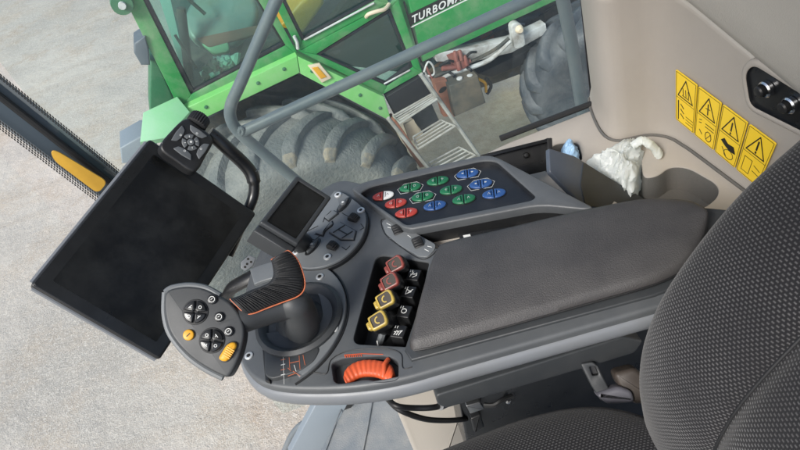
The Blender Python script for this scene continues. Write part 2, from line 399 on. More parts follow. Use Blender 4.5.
        if caps and not closed:
            s.face(rings[0][::-1], mi); s.face(rings[-1], mi)
        return s
    def lathe(s, P, ax, prof, mat='black', n=32, smooth=True, ripple=None):
        mi = s.mi(mat); ax = V(ax).normalized()
        a = V((0, 0, 1)) if abs(ax.z) < .9 else V((1, 0, 0))
        e1 = (a-ax*a.dot(ax)).normalized(); e2 = ax.cross(e1); rings = []
        for r, h in prof:
            rings.append([s.bm.verts.new(P+ax*h+(e1*math.cos(t)+e2*math.sin(t))*(r*(1 if not ripple else ripple(t)))) for t in [2*math.pi*k/n for k in range(n)]])
        for a_, b_ in zip(rings, rings[1:]):
            for k in range(n): s.face([a_[k-1], a_[k], b_[k], b_[k-1]], mi)
        s.face(rings[0][::-1], mi); s.face(rings[-1], mi)
        return s
    def stroke(s, fr, pts, w, h, mat='white', t=.0005, closed=False):
        """a printed line: thin ribbon pieces on a plane"""
        P = [V(p) for p in pts]
        if closed: P.append(P[0])
        for k, (a, b) in enumerate(zip(P, P[1:])):
            d = b-a
            if d.length < 1e-6: continue
            e = d.normalized(); nn = V((-e.y, e.x))*(w/2); e = e*(w*.35)
            s.slab(fr, [tuple(a-e-nn), tuple(b+e-nn), tuple(b+e+nn), tuple(a-e+nn)], h+k*.00002, t, 0, mat)
        return s
    def sheet(s, fr, out, h, mat='white', t=.0005): return s.slab(fr, out, h, t, 0, mat)
    def pillow(s, A, B_, n, crown, under, mat, ribs=0, amp=0, m=12, ex=.6, soft=.07):
        """a solid cushion between two edge curves A and B_, crowned along n, with transverse ribs"""
        mi = s.mi(mat); n = V(n).normalized(); N = len(A); rings = []
        for i, (a, b) in enumerate(zip(A, B_)):
            t = i/(N-1); end = min(1, min(t, 1-t)/soft); end = math.sqrt(max(0, end*(2-end)))
            w = amp*math.sin(2*math.pi*ribs*t) if ribs else 0
            ring = []
            for k in range(m+1):
                f = k/m; e = math.sin(math.pi*f)**ex if 0 < f < 1 else 0
                ring.append(s.bm.verts.new(a.lerp(b, f)+n*((crown*e)*(.45+.55*end)+w*min(1, e*1.6)*end)))
            for k in range(1, m):
                f = 1-k/m; e = math.sin(math.pi*f)**ex
                ring.append(s.bm.verts.new(a.lerp(b, f)-n*(under*e)))
            rings.append(ring)
        L = len(rings[0])
        for a, b in zip(rings, rings[1:]):
            for k in range(L): s.face([a[k-1], a[k], b[k], b[k-1]], mi)
        s.face(rings[0][::-1], mi); s.face(rings[-1], mi)
        bmesh.ops.recalc_face_normals(s.bm, faces=s.bm.faces)
        return s
    def grid(s, rows, uvs, mat):
        mi = s.mi(mat)
        if s.uv is None: s.uv = s.bm.loops.layers.uv.new('UVMap')
        vs = [[s.bm.verts.new(p) for p in r] for r in rows]
        for i in range(len(rows)-1):
            for j in range(len(rows[0])-1):
                f = s.face([vs[i][j], vs[i][j+1], vs[i+1][j+1], vs[i+1][j]], mi)
                if f:
                    for l, (a, b) in zip(f.loops, ((i, j), (i, j+1), (i+1, j+1), (i+1, j))): l[s.uv].uv = uvs[a][b]
        return s
    def poly3(s, pts, mat, smooth=False):
        s.face([s.bm.verts.new(p) for p in pts], s.mi(mat), smooth); return s
    def solid3(s, pts, vec, mat, bev=0):
        """a polygon of 3-D points given thickness along a vector"""
        n = sum(((pts[i]-pts[0]).cross(pts[(i+1) % len(pts)]-pts[0]) for i in range(len(pts))), V())
        fr = Frame(pts[0], n if n.dot(vec) < 0 else -n, pts[1]-pts[0])
        out = [((p-fr.P).dot(fr.eu), (p-fr.P).dot(fr.ev)) for p in pts]
        return s.slab(fr, out, 0, abs(vec.dot(fr.n)), bev, mat, 2)
    def build(s, name, parent=None, sharp=38, origin=None):
        bm = s.bm
        if parent is None:
            if origin is None:
                xs = [v.co for v in bm.verts]
                origin = V(((min(p.x for p in xs)+max(p.x for p in xs))/2, (min(p.y for p in xs)+max(p.y for p in xs))/2, min(p.z for p in xs)))
            O = V(origin)
        else:
            r = parent
            while r.parent: r = r.parent
            O = r.location.copy()
        for v in bm.verts: v.co -= O
        me = bpy.data.meshes.new(name); bm.normal_update(); bm.to_mesh(me); bm.free()
        for m in s.mats: me.materials.append(m)
        me.set_sharp_from_angle(angle=R(sharp))
        o = bpy.data.objects.new(name, me); COL.objects.link(o)
        if parent is None: o.location = O
        else: o.parent = parent
        return o
def tag(o, label=None, cat=None, group=None, kind=None):
    for k, v in (('label', label), ('category', cat), ('group', group), ('kind', kind)):
        if v: o[k] = v
    return o
def thing(name, label, cat, loc, group=None):
    o = bpy.data.objects.new(name, None); COL.objects.link(o); o.location = V(loc); o.empty_display_size = .05
    return tag(o, label, cat, group)

def resample(pts, n):
    L = [0]
    for a, b in zip(pts, pts[1:]): L.append(L[-1]+(b-a).length)
    out = []; j = 0
    for i in range(n):
        t = L[-1]*i/(n-1)
        while j < len(L)-2 and L[j+1] < t: j += 1
        f = (t-L[j])/max(1e-9, L[j+1]-L[j]); out.append(pts[j].lerp(pts[j+1], f))
    return out
# ------------------------------------------------------------------ the yard outside
g = MB(); GF = Frame((0, 0, 0), (0, 0, 1), (0, 1, 0))
g.poly3([V((-60, -60, 0)), V((60, -60, 0)), V((60, 90, 0)), V((-60, 90, 0))], 'ground')
tag(g.build('ground', origin=(0, 0, 0)), kind='structure', label='pale gravel yard with fine grit')

# ------------------------------------------------------------------ old green combine harvester
YAW = R(6)
HF = Frame((-.5, 3.7, 1.7), (math.sin(YAW), -math.cos(YAW), 0))      # the harvester's side plane; h > 0 comes towards the cab
hv = thing('combine_harvester', 'old green combine harvester with glazed cab and ladder, parked on the gravel outside the window', 'combine harvester', HF.w(.6, -1.7, -.6))
def ext(p, dx, dy): return (p[0]+dx, p[1]+dy)
# cab side frame (one steel pressing): posts and rails round the front side window and the door opening
b = MB()
cab_out = HF.q([(113, -22), (180, 110), (299, 56), (256, -22)])
glassA = HF.q([(140, -8), (192, 94), (287, 47), (258, -4)])
def band(mb, fr, outer, inner, h, th, mat):
    """a frame: outer polygon minus inner polygon with the same number of corners"""
    n = len(outer)
    for i in range(n):
        j = (i+1) % n
        mb.slab(fr, [outer[i], outer[j], inner[j], inner[i]], h+.0004*i, th, .004, mat, 2)
band(b, HF, HF.q([(115, -20), (180, 110), (299, 56), (257, -20)]), HF.q([(133, -20), (191, 95), (286, 46), (246, -20)]), 0, .05, 'green')
band(b, HF, HF.q([(133, -20), (191, 95), (286, 46), (246, -20)]), HF.q([(138, -20), (194, 91), (282, 44), (244, -20)]), -.012, .03, 'rubber')
cabf = b.build('cab_frame', hv)
b = MB(); b.slab(HF, HF.q([(136, -20), (193, 93), (284, 45), (245, -20)]), -.03, .006, 0, 'cabpane'); b.build('side_window', hv)
# door
b = MB()
dq = [(263, -20), (297, 50), (383, 94), (422, 72), (393, -20)]
uB = [(277, -6), (301, 43), (379, 1), (368, -20)]
band(b, HF, HF.q([(262, -20), (299, 51), (389, 3), (378, -20)], .012), HF.q([(272, -20), (302, 41), (376, 0), (366, -20)], .012), .012, .05, 'green')
band(b, HF, HF.q([(299, 51), (383, 94), (422, 72), (398, -1)], .012), HF.q([(316, 54), (387, 86), (413, 67), (390, 8)], .012), .016, .05, 'green')
band(b, HF, HF.q([(272, -20), (302, 41), (376, 0), (366, -20)], .0), HF.q([(276, -20), (304, 37), (371, 0), (362, -20)], .0), .008, .03, 'rubber')
band(b, HF, HF.q([(316, 54), (387, 86), (413, 67), (390, 8)], .0), HF.q([(321, 54), (386, 82), (409, 65), (388, 13)], .0), .008, .03, 'rubber')
door = b.build('door', hv)
b = MB(); b.slab(HF, HF.q([(274, -20), (303, 40), (374, 0), (364, -20)]), -.02, .006, 0, 'cabpane'); b.build('upper_pane', door)
b = MB(); b.slab(HF, HF.q([(317, 54), (387, 85), (412, 66), (389, 9)]), -.02, .006, 0, 'cabpane'); b.build('lower_pane', door)
b = MB(); b.tube(catmull([HF.px(366, 17, .01), HF.px(369, 14, .05), HF.px(378, 11, .06), HF.px(385, 9, .05), HF.px(389, 4, .01)], 5), .012, 'cream', 8); b.build('door_handle', door)
for p_, q_ in (((384, 84), (410, 70)), ((304, 40), (374, 3))):
    b = MB(); b.tube([HF.px(*p_, .02), HF.px(*q_, .02)], .006, 'silver', 6); b.build('pane_bead', door)
b = MB()
b.tube([HF.px(294, 36, .03), HF.px(297, 42, .03), HF.px(298, 49, .03)], .010, 'silver', 8)
b.build('hinge', door)
# inside of the cab, seen through its panes
b = MB()
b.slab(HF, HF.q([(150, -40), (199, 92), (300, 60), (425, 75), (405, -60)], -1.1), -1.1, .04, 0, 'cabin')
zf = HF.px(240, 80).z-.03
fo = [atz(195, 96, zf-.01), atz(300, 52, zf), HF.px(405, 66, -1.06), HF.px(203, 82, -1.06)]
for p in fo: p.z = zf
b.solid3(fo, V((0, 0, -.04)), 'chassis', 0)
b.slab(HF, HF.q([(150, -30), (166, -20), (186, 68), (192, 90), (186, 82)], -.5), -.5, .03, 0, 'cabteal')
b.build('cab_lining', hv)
b = MB(); 
c = HF.px(222, 18, -.45)
SE = Frame(c, HF.n*.7+V((0, 0, .7)))
b.slab(SE, [(u, v) for u, v in ell((0, .02), .24, .20, .2, 32)], 0, .07, .03, 'seatshell', 4)
b.slab(SE, rnd([(-.20, -.06), (.22, -.14), (.20, -.19), (-.15, -.15)], .02), .012, .03, .006, 'rust'); b.slab(SE, rnd([(-.19, -.10), (-.02, -.13), (-.04, -.22), (-.14, -.20)], .03), .008, .04, .01, 'mint')
b.lathe(c-V((0, 0, .5)), (0, 0, 1), [(.05, 0), (.05, .45)], 'chassis', 12)
b.build('operator_seat', hv)
b = MB()
p0 = HF.px(190, 84, -.4)
b.tube([HF.px(190, 86, -.35), HF.px(186, 50, -.35), HF.px(181, 8, -.35)], .028, 'chassis', 10)
b.tube([HF.px(178, -10, -.4), HF.px(205, 14, -.4)], .012, 'chassis', 8)
b.tube([HF.px(176, 12, -.4), HF.px(184, 32, -.35)], .012, 'chassis', 8)
b.tube([HF.px(175, 35, -.3), HF.px(196, 68, -.3)], .009, 'chassis', 8)
b.build('steering_column', hv)
b = MB()
for k in range(26):
    x = 205+random.uniform(0, 32); y = 74-(x-205)*.32+random.uniform(-8, 5)
    c = HF.px(x, y, -.12-random.random()*.12)
    b.lathe(c, V((random.uniform(-1, 1), random.uniform(-1, 1), random.uniform(.2, 1))), [(.004, -.025), (.03, -.014), (.034, .006), (.016, .022)], 'cloth' if k % 3 else 'straw', 9, ripple=lambda t, a=random.random()*6: 1+.35*math.sin(3*t+a))
b.build('rag_bundle', hv)
b = MB(); b.slab(HF, HF.q([(228, 66), (262, 42), (276, 36), (286, 40), (250, 62)], -.3), -.3, .25, .02, 'chassis'); b.build('control_box', hv)
b = MB(); b.slab(HF, HF.q([(278, 28), (300, 2), (322, -14), (325, 4), (304, 34)], -.35), -.35, .2, .03, 'gold'); b.build('seat_cushion', hv)
# fender / platform lip above the front wheel
b = MB()
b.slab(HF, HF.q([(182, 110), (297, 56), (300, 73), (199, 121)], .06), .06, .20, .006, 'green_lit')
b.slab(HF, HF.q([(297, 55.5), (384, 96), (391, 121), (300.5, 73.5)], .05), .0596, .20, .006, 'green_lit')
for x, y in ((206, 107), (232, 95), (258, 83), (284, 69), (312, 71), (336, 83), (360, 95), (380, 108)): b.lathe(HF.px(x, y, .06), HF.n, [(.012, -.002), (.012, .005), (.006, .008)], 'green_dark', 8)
b.build('fender', hv)
b = MB()
b.slab(HF, HF.q([(200, 122), (299, 75), (392, 124), (418, 172), (200, 210)], -.5), -.5, .05, 0, 'chassis')
b.build('wheel_well', hv)
b = MB(); b.slab(HF, HF.q([(308, 66), (320, 64), (332, 78), (322, 83)], .075), .075, .02, .004, 'cream'); b.slab(HF, HF.q([(312, 68), (318, 67), (327, 77), (321, 79)], .08), .08, .01, .003, 'gold'); b.build('marker_lamp', hv)
# front step plate and the grey lamp box on the cab nose
b = MB(); b.solid3([HF.px(140, 142, .25), HF.px(143, 111, .1), HF.px(177, 95, .02), HF.px(190, 112, .1), HF.px(166, 136, .25)], V((0, 0, -.06)), 'mint', .006)
b.build('front_plate', hv)
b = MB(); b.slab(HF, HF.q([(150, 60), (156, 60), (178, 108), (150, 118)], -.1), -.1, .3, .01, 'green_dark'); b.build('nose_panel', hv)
b = MB(); b.slab(HF, HF.q([(134, 42), (145, 35), (149, 50), (150, 64), (141, 64), (134, 52)], .0), .02, .16, .01, 'mirrorbox'); b.build('lamp_box', hv)
b = MB(); c = HF.px(122, 3, .02); b.lathe(c, HF.n, [(.02, -.03), (.055, -.03), (.06, 0), (.055, .03), (.02, .03)], 'green_dark', 20); b.lathe(c+HF.n*.03, HF.n, [(.02, 0), (.02, .02)], 'silver', 10); b.build('pulley', hv)
b = MB(); b.slab(HF, HF.q([(120, 148), (141, 136), (160, 136), (152, 160), (122, 164)], .1), .1, .2, .01, 'bluegrey'); b.build('corner_panel', hv)
# flank panel with lettering
b = MB(); b.slab(HF, HF.q([(399, -40), (423, 62), (580, -10), (560, -60)]), .0, .4, .008, 'green')
b.stroke(HF, HF.q([(411, 27.2), (480, -7)]), .008, .002, 'white')
b.stroke(HF, HF.q([(404, 2), (421, 62)]), .010, .002, 'ink')
flank = b.build('flank_panel', hv)
b = MB(); b.slab(HF, HF.q([(407, 15), (411, 25), (480, -9), (477, -19)]), .003, .002, 0, 'ink'); b.build('nameplate', flank)
def text3d(body, P, ex, ey, size, mat, name, parent, shear=0, depth=.0015, space=1):
    c = bpy.data.curves.new(name, 'FONT'); c.body = body; c.size = size; c.extrude = depth; c.shear = shear; c.space_character = space; c.offset = size*.018; c.resolution_u = 4
    o = bpy.data.objects.new(name, c); COL.objects.link(o)
    me = bpy.data.meshes.new_from_object(o.evaluated_get(bpy.context.evaluated_depsgraph_get()))
    COL.objects.unlink(o); bpy.data.objects.remove(o)
    ex = ex.normalized(); ez = ex.cross(ey).normalized(); ey = ez.cross(ex)
    r = parent
    while r.parent: r = r.parent
    mt = Matrix(((ex.x, ey.x, ez.x, P.x-r.location.x), (ex.y, ey.y, ez.y, P.y-r.location.y), (ex.z, ey.z, ez.z, P.z-r.location.z), (0, 0, 0, 1)))
    me.transform(mt); me.materials.clear(); me.materials.append(M[mat])
    o = bpy.data.objects.new(name, me); COL.objects.link(o); o.parent = parent; return o
pa, pb = HF.px(412, 23.6, .005), HF.px(466, -2.6, .005)
bpy.context.view_layer.update()
text3d('TURBOMA', pa, pb-pa, HF.ev, .066, 'white', 'lettering', flank, .32, .001, 1.16)
# engine bay, beam, hydraulics, battery
b = MB()
b.slab(HF, HF.q([(420, 60), (545, 0), (640, -20), (640, 30), (500, 82), (470, 92), (440, 92)], -.35), -.35, .15, .01, 'chassis')
for k in range(9):
    x = 440+k*12; b.box(Frame(HF.px(x, 62-k*5, -.3), HF.n), -.05, .05, -.06, .06, -.05, random.uniform(.0, .06), random.choice(['chassis', 'rust', 'tyredark', 'chassis']), .01)
rg = random.Random(11)
for k in range(16):
    x = rg.uniform(425, 540); y = 74-(x-425)*.42+rg.uniform(-10, 12)
    p0 = HF.px(x, y, -.25); p1 = HF.px(x+rg.uniform(8, 30), y-rg.uniform(-4, 16), -.25); pm = p0.lerp(p1, .5)+V((0, 0, rg.uniform(-.06, .06)))
    b.tube(catmull([p0, pm, p1], 5), rg.choice([.008, .012, .018]), rg.choice(['chassis', 'rubber', 'rust', 'steel', 'tyredark']), 8)
b.build('engine_bay', hv)
b = MB(); b.slab(HF, HF.q([(478, 74), (546, 42), (548, 54), (492, 78)], -.1), -.1, .3, .01, 'rubber'); b.build('axle_beam', hv)
b = MB(); b.slab(HF, HF.q([(433, 53), (470, 49), (512, 40), (546, 24), (548, 33), (512, 53), (474, 62), (437, 62)], .0), .0, .08, .008, 'silver'); b.build('steering_arm', hv)
b = MB(); b.slab(HF, rnd(HF.q([(511, 26), (517, 22), (523, 25), (526, 46), (515, 50)], .06), .03), .06, .05, .006, 'silver'); b.lathe(HF.px(519, 29, .06), HF.n, [(.028, 0), (.028, .012), (.016, .03)], 'cream', 12); b.build('pivot_plate', hv)
b = MB()
for pts, r, m in [([(437, 82), (452, 73), (475, 66), (492, 58), (510, 41)], .016, 'silver'), ([(434, 77), (450, 70), (470, 62), (494, 50), (509, 38)], .012, 'chassis'), ([(442, 68), (458, 66), (470, 60)], .02, 'redpaint'),
                  ([(424, 72), (428, 62), (433, 66), (434, 74), (428, 76)], .007, 'silver'), ([(426, 66), (432, 78), (440, 84)], .008, 'redpaint'), ([(438, 90), (442, 80), (448, 82)], .01, 'redpaint'), ([(486, 78), (491, 86), (487, 94)], .012, 'rubber'), ([(478, 79), (485, 83), (486, 92)], .010, 'gold')]:
    b.tube(catmull([HF.px(x, y, .08) for x, y in pts], 5), r, m, 8)
b.build('hydraulic_hose', hv)
b = MB()
b.slab(HF, HF.q([(452, 61), (465, 56), (470, 66), (458, 72)], .1), .1, .1, .008, 'redpaint')
for x, y in ((456, 58), (461, 57), (459, 67), (466, 62)): b.lathe(HF.px(x, y, .1), HF.ev, [(.014, -.02), (.014, .04), (.009, .05)], 'redpaint', 8)
for x0, y0, x1, y1 in ((440, 66, 456, 62), (464, 60, 476, 52), (448, 72, 458, 84), (466, 68, 474, 76)): b.tube(catmull([HF.px(x0, y0, .06), HF.px((x0+x1)/2, (y0+y1)/2-3, .13), HF.px(x1, y1, .06)], 5), .009, 'rubber', 8)
b.build('valve_block', hv)
b = MB(); c = HF.q([(449, 86), (478, 76), (486, 103), (455, 117)], .2)
b.slab(HF, c, .2, .28, .008, 'chassis'); 
for x, y in ((460, 80.5), (470, 78)): b.lathe(HF.px(x, y, .16), (0, 0, 1), [(.02, 0), (.02, .02), (.01, .022)], 'silver', 10)
b.build('battery_box', hv)
b = MB(); b.slab(HF, HF.q([(434, 82), (447, 80), (455, 117), (444, 117)], .14), .14, .06, .006, 'rust'); b.slab(HF, ell(HF.q1(443, 90, .145), .03, .018, .3), .1415, .01, 0, 'ink'); b.build('rusty_bracket', hv)
# ladder
b = MB()
def lp(x, y, h=.22): return HF.px(x, y, h)
b.tube([lp(421, 74), lp(474, 149), lp(500, 186)], .014, 'ladder', 8)
b.tube([lp(388, 118), lp(428, 168), lp(446, 190)], .014, 'ladder', 8)
b.build('ladder_rail', hv)
b = MB(); b.slab(HF, HF.q([(386, 97), (420, 77), (434, 98), (398, 120)], .04), .04, .1, .006, 'rubber'); b.build('ladder_backplate', hv)
for i, (A, B_, C_, D) in enumerate((((393, 116), (432, 94), (437, 99), (400, 123)), ((413, 137), (441, 120), (455, 126), (418, 149)), ((429, 163), (459, 147), (475, 155), (436, 176)))):
    b = MB(); P = [lp(*A, .1), lp(*B_, .1), lp(*C_, .26), lp(*D, .26)]
    b.tube([p for i in range(4) for p in (P[i].lerp(P[i-1], .08), P[i], P[i].lerp(P[(i+1) % 4], .08))], .0075, 'ladder', 6, closed=True)
    for t in (.25, .5, .75): b.tube([P[0].lerp(P[3], t), P[1].lerp(P[2], t)], .006, 'ladder', 6)
    b.build('ladder_tread', hv)
b = MB(); b.slab(HF, HF.q([(410, 116), (432, 104), (440, 122), (424, 134)], -.1), -.1, .3, .01, 'tyredark'); b.build('tool_box', hv)
b = MB(); b.slab(HF, HF.q([(391, 122), (396, 120), (428, 166), (420, 168)], .1), .1, .1, .004, 'rust'); b.slab(HF, HF.q([(404, 125), (414, 120), (422, 135), (410, 142)], .0), .0, .02, .004, 'cream'); b.build('ladder_stay', hv)
# front wheel: lathe tyre with raised curved lugs
def lug_wheel(parent, C, ax, rad, hw, nl, lugmat, dustmat):
    ax = ax.normalized(); e1 = V((0, 0, 1)); e1 = (e1-ax*e1.dot(ax)).normalized(); e2 = ax.cross(e1)
    b = MB()
    def crown(x): return rad*(1-.10*(abs(x)/hw)**2.2)-.055
    xs = [-1.04, -1.02, -.9, -.6, -.3, 0, .3, .6, .9, 1.02, 1.04]
    pr_ = [(rad*.5, -hw*.8), (rad*.66, -hw*1.03)]+[(crown(x*hw)-(.05 if abs(x) > 1.03 else .012 if abs(x) > 1 else 0), x*hw) for x in xs]+[(rad*.66, hw*1.03), (rad*.5, hw*.8)]
    b.lathe(C, ax, pr_, lugmat, 96)
    mi = b.mi(lugmat); md = b.mi(dustmat)
    for k in range(nl):
        for side in (-1, 1):
            a0 = 2*math.pi*(k+(.5 if side > 0 else 0)+.02*math.sin(k*7))/nl
            prev = None
            for j in range(11):
                t = j/10
                x = side*hw*(1.03-1.08*t); sw = a0-(.05*math.sin(t*math.pi)*0+.02*t+.36*t**1.7)
                wv = (.050-.012*t)*(.62 if j == 0 else .9 if j == 1 else 1)/rad; r0 = crown(x)-.02; r1 = crown(x)+.055*(1 if t < .95 else .6)-(.045 if j == 0 else .012 if j == 1 else 0)
                def P(a, r): return C+ax*x+(e1*math.cos(a)+e2*math.sin(a))*r
                q = [b.bm.verts.new(P(sw-wv*1.35, r0)), b.bm.verts.new(P(sw-wv, r1-.006)), b.bm.verts.new(P(sw-wv*.6, r1)), b.bm.verts.new(P(sw+wv*.6, r1)), b.bm.verts.new(P(sw+wv, r1-.006)), b.bm.verts.new(P(sw+wv*1.35, r0))]
                if prev:
                    for i in range(5): b.face([prev[i], prev[i+1], q[i+1], q[i]], md if (j <= 1 and side > 0) else mi)
                else: b.face(q, md if side > 0 else mi)
                prev = q
            b.face(prev[::-1], mi)
    bmesh.ops.recalc_face_normals(b.bm, faces=b.bm.faces)
    return b.build('tyre', parent, 50)
b = MB()
WO = HF.w(HF.q1(300, 100, 0)[0]-.33, 0, .06); WC = V((WO.x, WO.y, .90))
wax = HF.n.copy()
b.lathe(WC, wax, [(.05, -.2), (.40, -.2), (.43, .0), (.46, .22), (.48, .24), (.40, .18), (.16, .12), (.14, .18), (.02, .19)], 'cream', 40)
fw = b.build('front_wheel', hv)
lug_wheel(fw, WC, wax, .92, .36, 20, 'tyre', 'straw')
b = MB()
rc = HF.px(606, 78, .12); 
rax = (HF.n+HF.eu*-.25).normalized()
rax = (HF.n+HF.eu*-.42).normalized()
b.lathe(rc, rax, [(.03, .02), (.30, .04), (.34, .12), (.32, .13), (.27, .09), (.03, .07)], 'chassis', 36)
rw = b.build('rear_wheel', hv)
lug_wheel(rw, rc, rax, .62, .19, 17, 'tyredark', 'tyredark')
# ------------------------------------------------------------------ cab shell round the driver
Zs = ZC-.78                                     # side shelf
Zt = ZC-.63                                     # top of the armrest console
b = MB()
fl = [atz(300, 452, ZC-1.35), atz(350, 396, ZC-1.35)]
b.slab(Frame((0, 0, ZC-1.35), (0, 0, 1), (0, 1, 0)), [(-.62, -.6), (.7, -.6), (.7, .96), (-.262, .96), (-.40, .80)], 0, .05, .004, 'mat')
tag(b.build('floor'), kind='structure', label='blue grey rubber cab floor')
b = MB()
for k in (0, 3):
    p = catmull([atz(346+k*9, 396, ZC-1.347), atz(335+k*11, 425, ZC-1.347), atz(322+k*13, 460, ZC-1.347)], 4); b.tube(p, .0016, 'mat', 6)
tag(b.build('floor_mat'), 'grey rubber mat with raised seams on the cab floor below the armrest', 'floor mat')
# sill strip and grab handle by the door
SF = Frame(aty(330, 420, .93), (0, -1, .25))
b = MB(); b.slab(SF, SF.q([(320, 396), (353, 396), (322, 456), (288, 456)]), 0, .03, .003, 'bluegrey'); b.stroke(SF, SF.q([(353, 398), (322, 456)]), .012, .003, 'rubber', .003)
tag(b.build('door_sill'), 'pale blue grey sill panel with black seal at the foot of the window', 'sill')
b = MB(); b.tube(catmull([aty(282, 458, .99), aty(291, 437, .99), aty(301, 425, .99), aty(311, 421, .99)], 6), .009, 'tube', 10)
tag(b.build('step_handle'), 'short curved grey tube handle outside the glass beside the sill', 'handle')
# glazing
b = MB()
YG = 1.02
b.poly3([V((-.455, YG, ZC-1.4)), V((.44, YG, ZC-1.4)), V((.42, YG, ZC+.35)), V((-.50, YG, ZC+.35))], 'pane')
pane = b.build('side_window')
tag(pane, 'clear side window pane behind the armrest console facing the green machine', 'window')
b = MB()
pts = [(-.585, 1.0), (-.62, .6), (-.66, .1), (-.67, -.5)]
for a, c in zip(pts, pts[1:]): b.poly3([V((a[0]+.06, a[1], ZC-1.4)), V((c[0]+.06, c[1], ZC-1.4)), V((c[0]-.02, c[1], ZC+.35)), V((a[0]-.02, a[1], ZC+.35))], 'shield', True)
ws = b.build('windscreen')
tag(ws, 'large clear windscreen pane in front of the touchscreen terminal', 'window')
# pillar between them
def frit(mb, a0, a1, b0, b1, n=5, pitch=.0052):
    L_ = (a1-a0).length
    if mb.uv is None: mb.uv = mb.bm.loops.layers.uv.new('UVMap')
    f = mb.face([mb.bm.verts.new(p) for p in (a0, a1, b1, b0)], mb.mi('frit'), False)
    for l, uv in zip(f.loops, ((0, 0), (L_/pitch, 0), (L_/pitch, n), (0, n))): l[mb.uv].uv = uv
b = MB()
A0, A1 = aty(-60, 30, 1.03), aty(190, 232, 1.03)
B0, B1 = aty(-60, 76, 1.0), aty(170, 248, 1.0)
b.slab(Frame(A0, (A1-A0).cross(B0-A0)*-1 if (A1-A0).cross(B0-A0).y > 0 else (A1-A0).cross(B0-A0), A1-A0), [], 0, 0, 0) if False else None
b.solid3([A0, A1, B1, B0], V((0, .05, 0)), 'seal', .006)
m0, m1 = A0.lerp(B0, .38), A1.lerp(B1, .38)
b.tube([m0+V((0, -.004, 0)), m1+V((0, -.004, 0))], .006, 'rubber', 8)
b.tube([A0+V((0, -.002, 0)), A1+V((0, -.002, 0))], .005, 'tube', 8)
pil = b.build('cab_pillar')
tag(pil, 'dark slanting cab pillar between windscreen and side window', 'pillar')
b = MB()
fa0, fa1 = aty(-60, 24.5, 1.018), aty(190, 226.5, 1.018); fb0, fb1 = aty(-60, 31, 1.018), aty(190, 233, 1.018)
frit(b, fa0, fa1, fb0, fb1, 3)
fa0, fa1 = aty(-60, 75, .995), aty(170, 247, .995); fb0, fb1 = aty(-60, 85, .995), aty(170, 257, .995)
frit(b, fa0, fa1, fb0, fb1, 4)
b.build('frit_band', pane)
RFr = Frame(aty(80, 172, .985), (0, -1, 0), aty(56, 152, .985)-aty(104, 190, .985))
b = MB(); b.slab(RFr, rnd(RFr.q([(50, 151), (57, 151), (108, 182), (98, 194), (54, 161)]), .012), 0, .002, .0008, 'ochre')
tag(b.build('amber_reflector'), 'long amber strip reflector on the dark cab pillar', 'reflector')
# guard rails outside the window
b = MB(); YR = 1.16
up = catmull([aty(295, -45, YR), aty(277, -2, YR), aty(258, 42, YR), aty(240, 84, YR), aty(231, 105, YR), aty(231, 119, YR), aty(239, 132, YR), aty(262, 152, YR), aty(310, 192, YR), aty(345, 222, YR)], 8)
b.tube(up, .0118, 'tube', 16)
b.tube([aty(240, 133, YR), aty(400, 59, YR), aty(545, -8, YR), aty(600, -33, YR)], .0118, 'tube', 16)
for k in range(9):
    a = k*.7; b.lathe(aty(241+2*math.cos(a), 131+3*math.sin(a), YR-.008), (0, -1, 0), [(.005, 0), (.004, .004), (.001, .006)], 'tube', 8)
tag(b.build('guard_rail'), 'bent grey tube guard rail outside the side window', 'rail')
b = MB(); b.tube([aty(553, -40, YR), aty(562, -4, YR), aty(571, 40, YR), aty(585, 128, YR)], .0135, 'tube', 16); b.tube([aty(580, -20, YR+.02), aty(594, 118, YR+.02)], .004, 'rubber', 8)
tag(b.build('window_post'), 'straight grey upright post outside the glass beside the beige wall', 'post')

b = MB(); b.slab(Frame((0, 0, ZC+.58), (0, 0, 1), (0, 1, 0)), rnd([(-.42, -.62), (.95, -.62), (.95, 1.04), (-.42, 1.04)], .1), .14, .14, .03, 'beige')  # unseen cab roof, added with height and extent set to darken the interior
tag(b.build('cab_shade_roof'), 'unseen beige cab roof sized to shade the driver seat and console', 'roof')
# side shelf with pockets
SH = Frame((0, 0, Zs), (0, 0, 1), (0, 1, 0))
b = MB()
so = [(-.02, .60), (.62, .45), (.62, .98)] 
p_w0 = SH.q1(520, 142); p_w1 = SH.q1(600, 113)
out = [(.02, .655), (.62, .505), (.62, .995), (p_w1[0], .992), (p_w0[0]-.02, .985), (.12, .965), (.02, .93)]
pk1 = rnd(SH.q([(547, 150), (556, 143), (578, 141.5), (583, 160), (566, 168)]), .012)
pk2 = rnd(SH.q([(588, 168), (603, 156), (614, 147), (640, 146), (643, 177), (652, 177), (660, 174), (670, 166), (688, 167), (718, 184), (719, 196), (703, 209), (640, 215), (606, 196)]), .016)
b.slab(SH, rnd(out, .012), 0, .095, .006, 'beige', holes=[(pk1, .07, 'liner'), (pk2, .05, 'liner')])
shelf = b.build('side_shelf'); tag(shelf, 'beige moulded side shelf with sunken pockets beside the window', 'shelf')
b = MB(); b.tube([V((p_w0[0]-.03, .998, Zs+.004)), V((.43, 1.003, Zs+.004))], .006, 'rubber', 8)
for k in range(44):
    x = p_w0[0]-.03+k*.0045
tag(b.build('window_gasket'), 'black rubber gasket along the window edge of the beige shelf', 'gasket')
# beige wall under the shelf, facing the driver
b = MB(); LW = Frame((0, .66, ZC-1.0), (0, -1, .0))
b.slab(LW, rnd([(-.135, -.36), (.12, -.36), (.12, .2), (-.10, .2), (-.115, .12)], .01), 0, .25, .01, 'beige')
tag(b.build('base_panel'), 'pale beige lower panel under the armrest between floor and seat', 'panel')
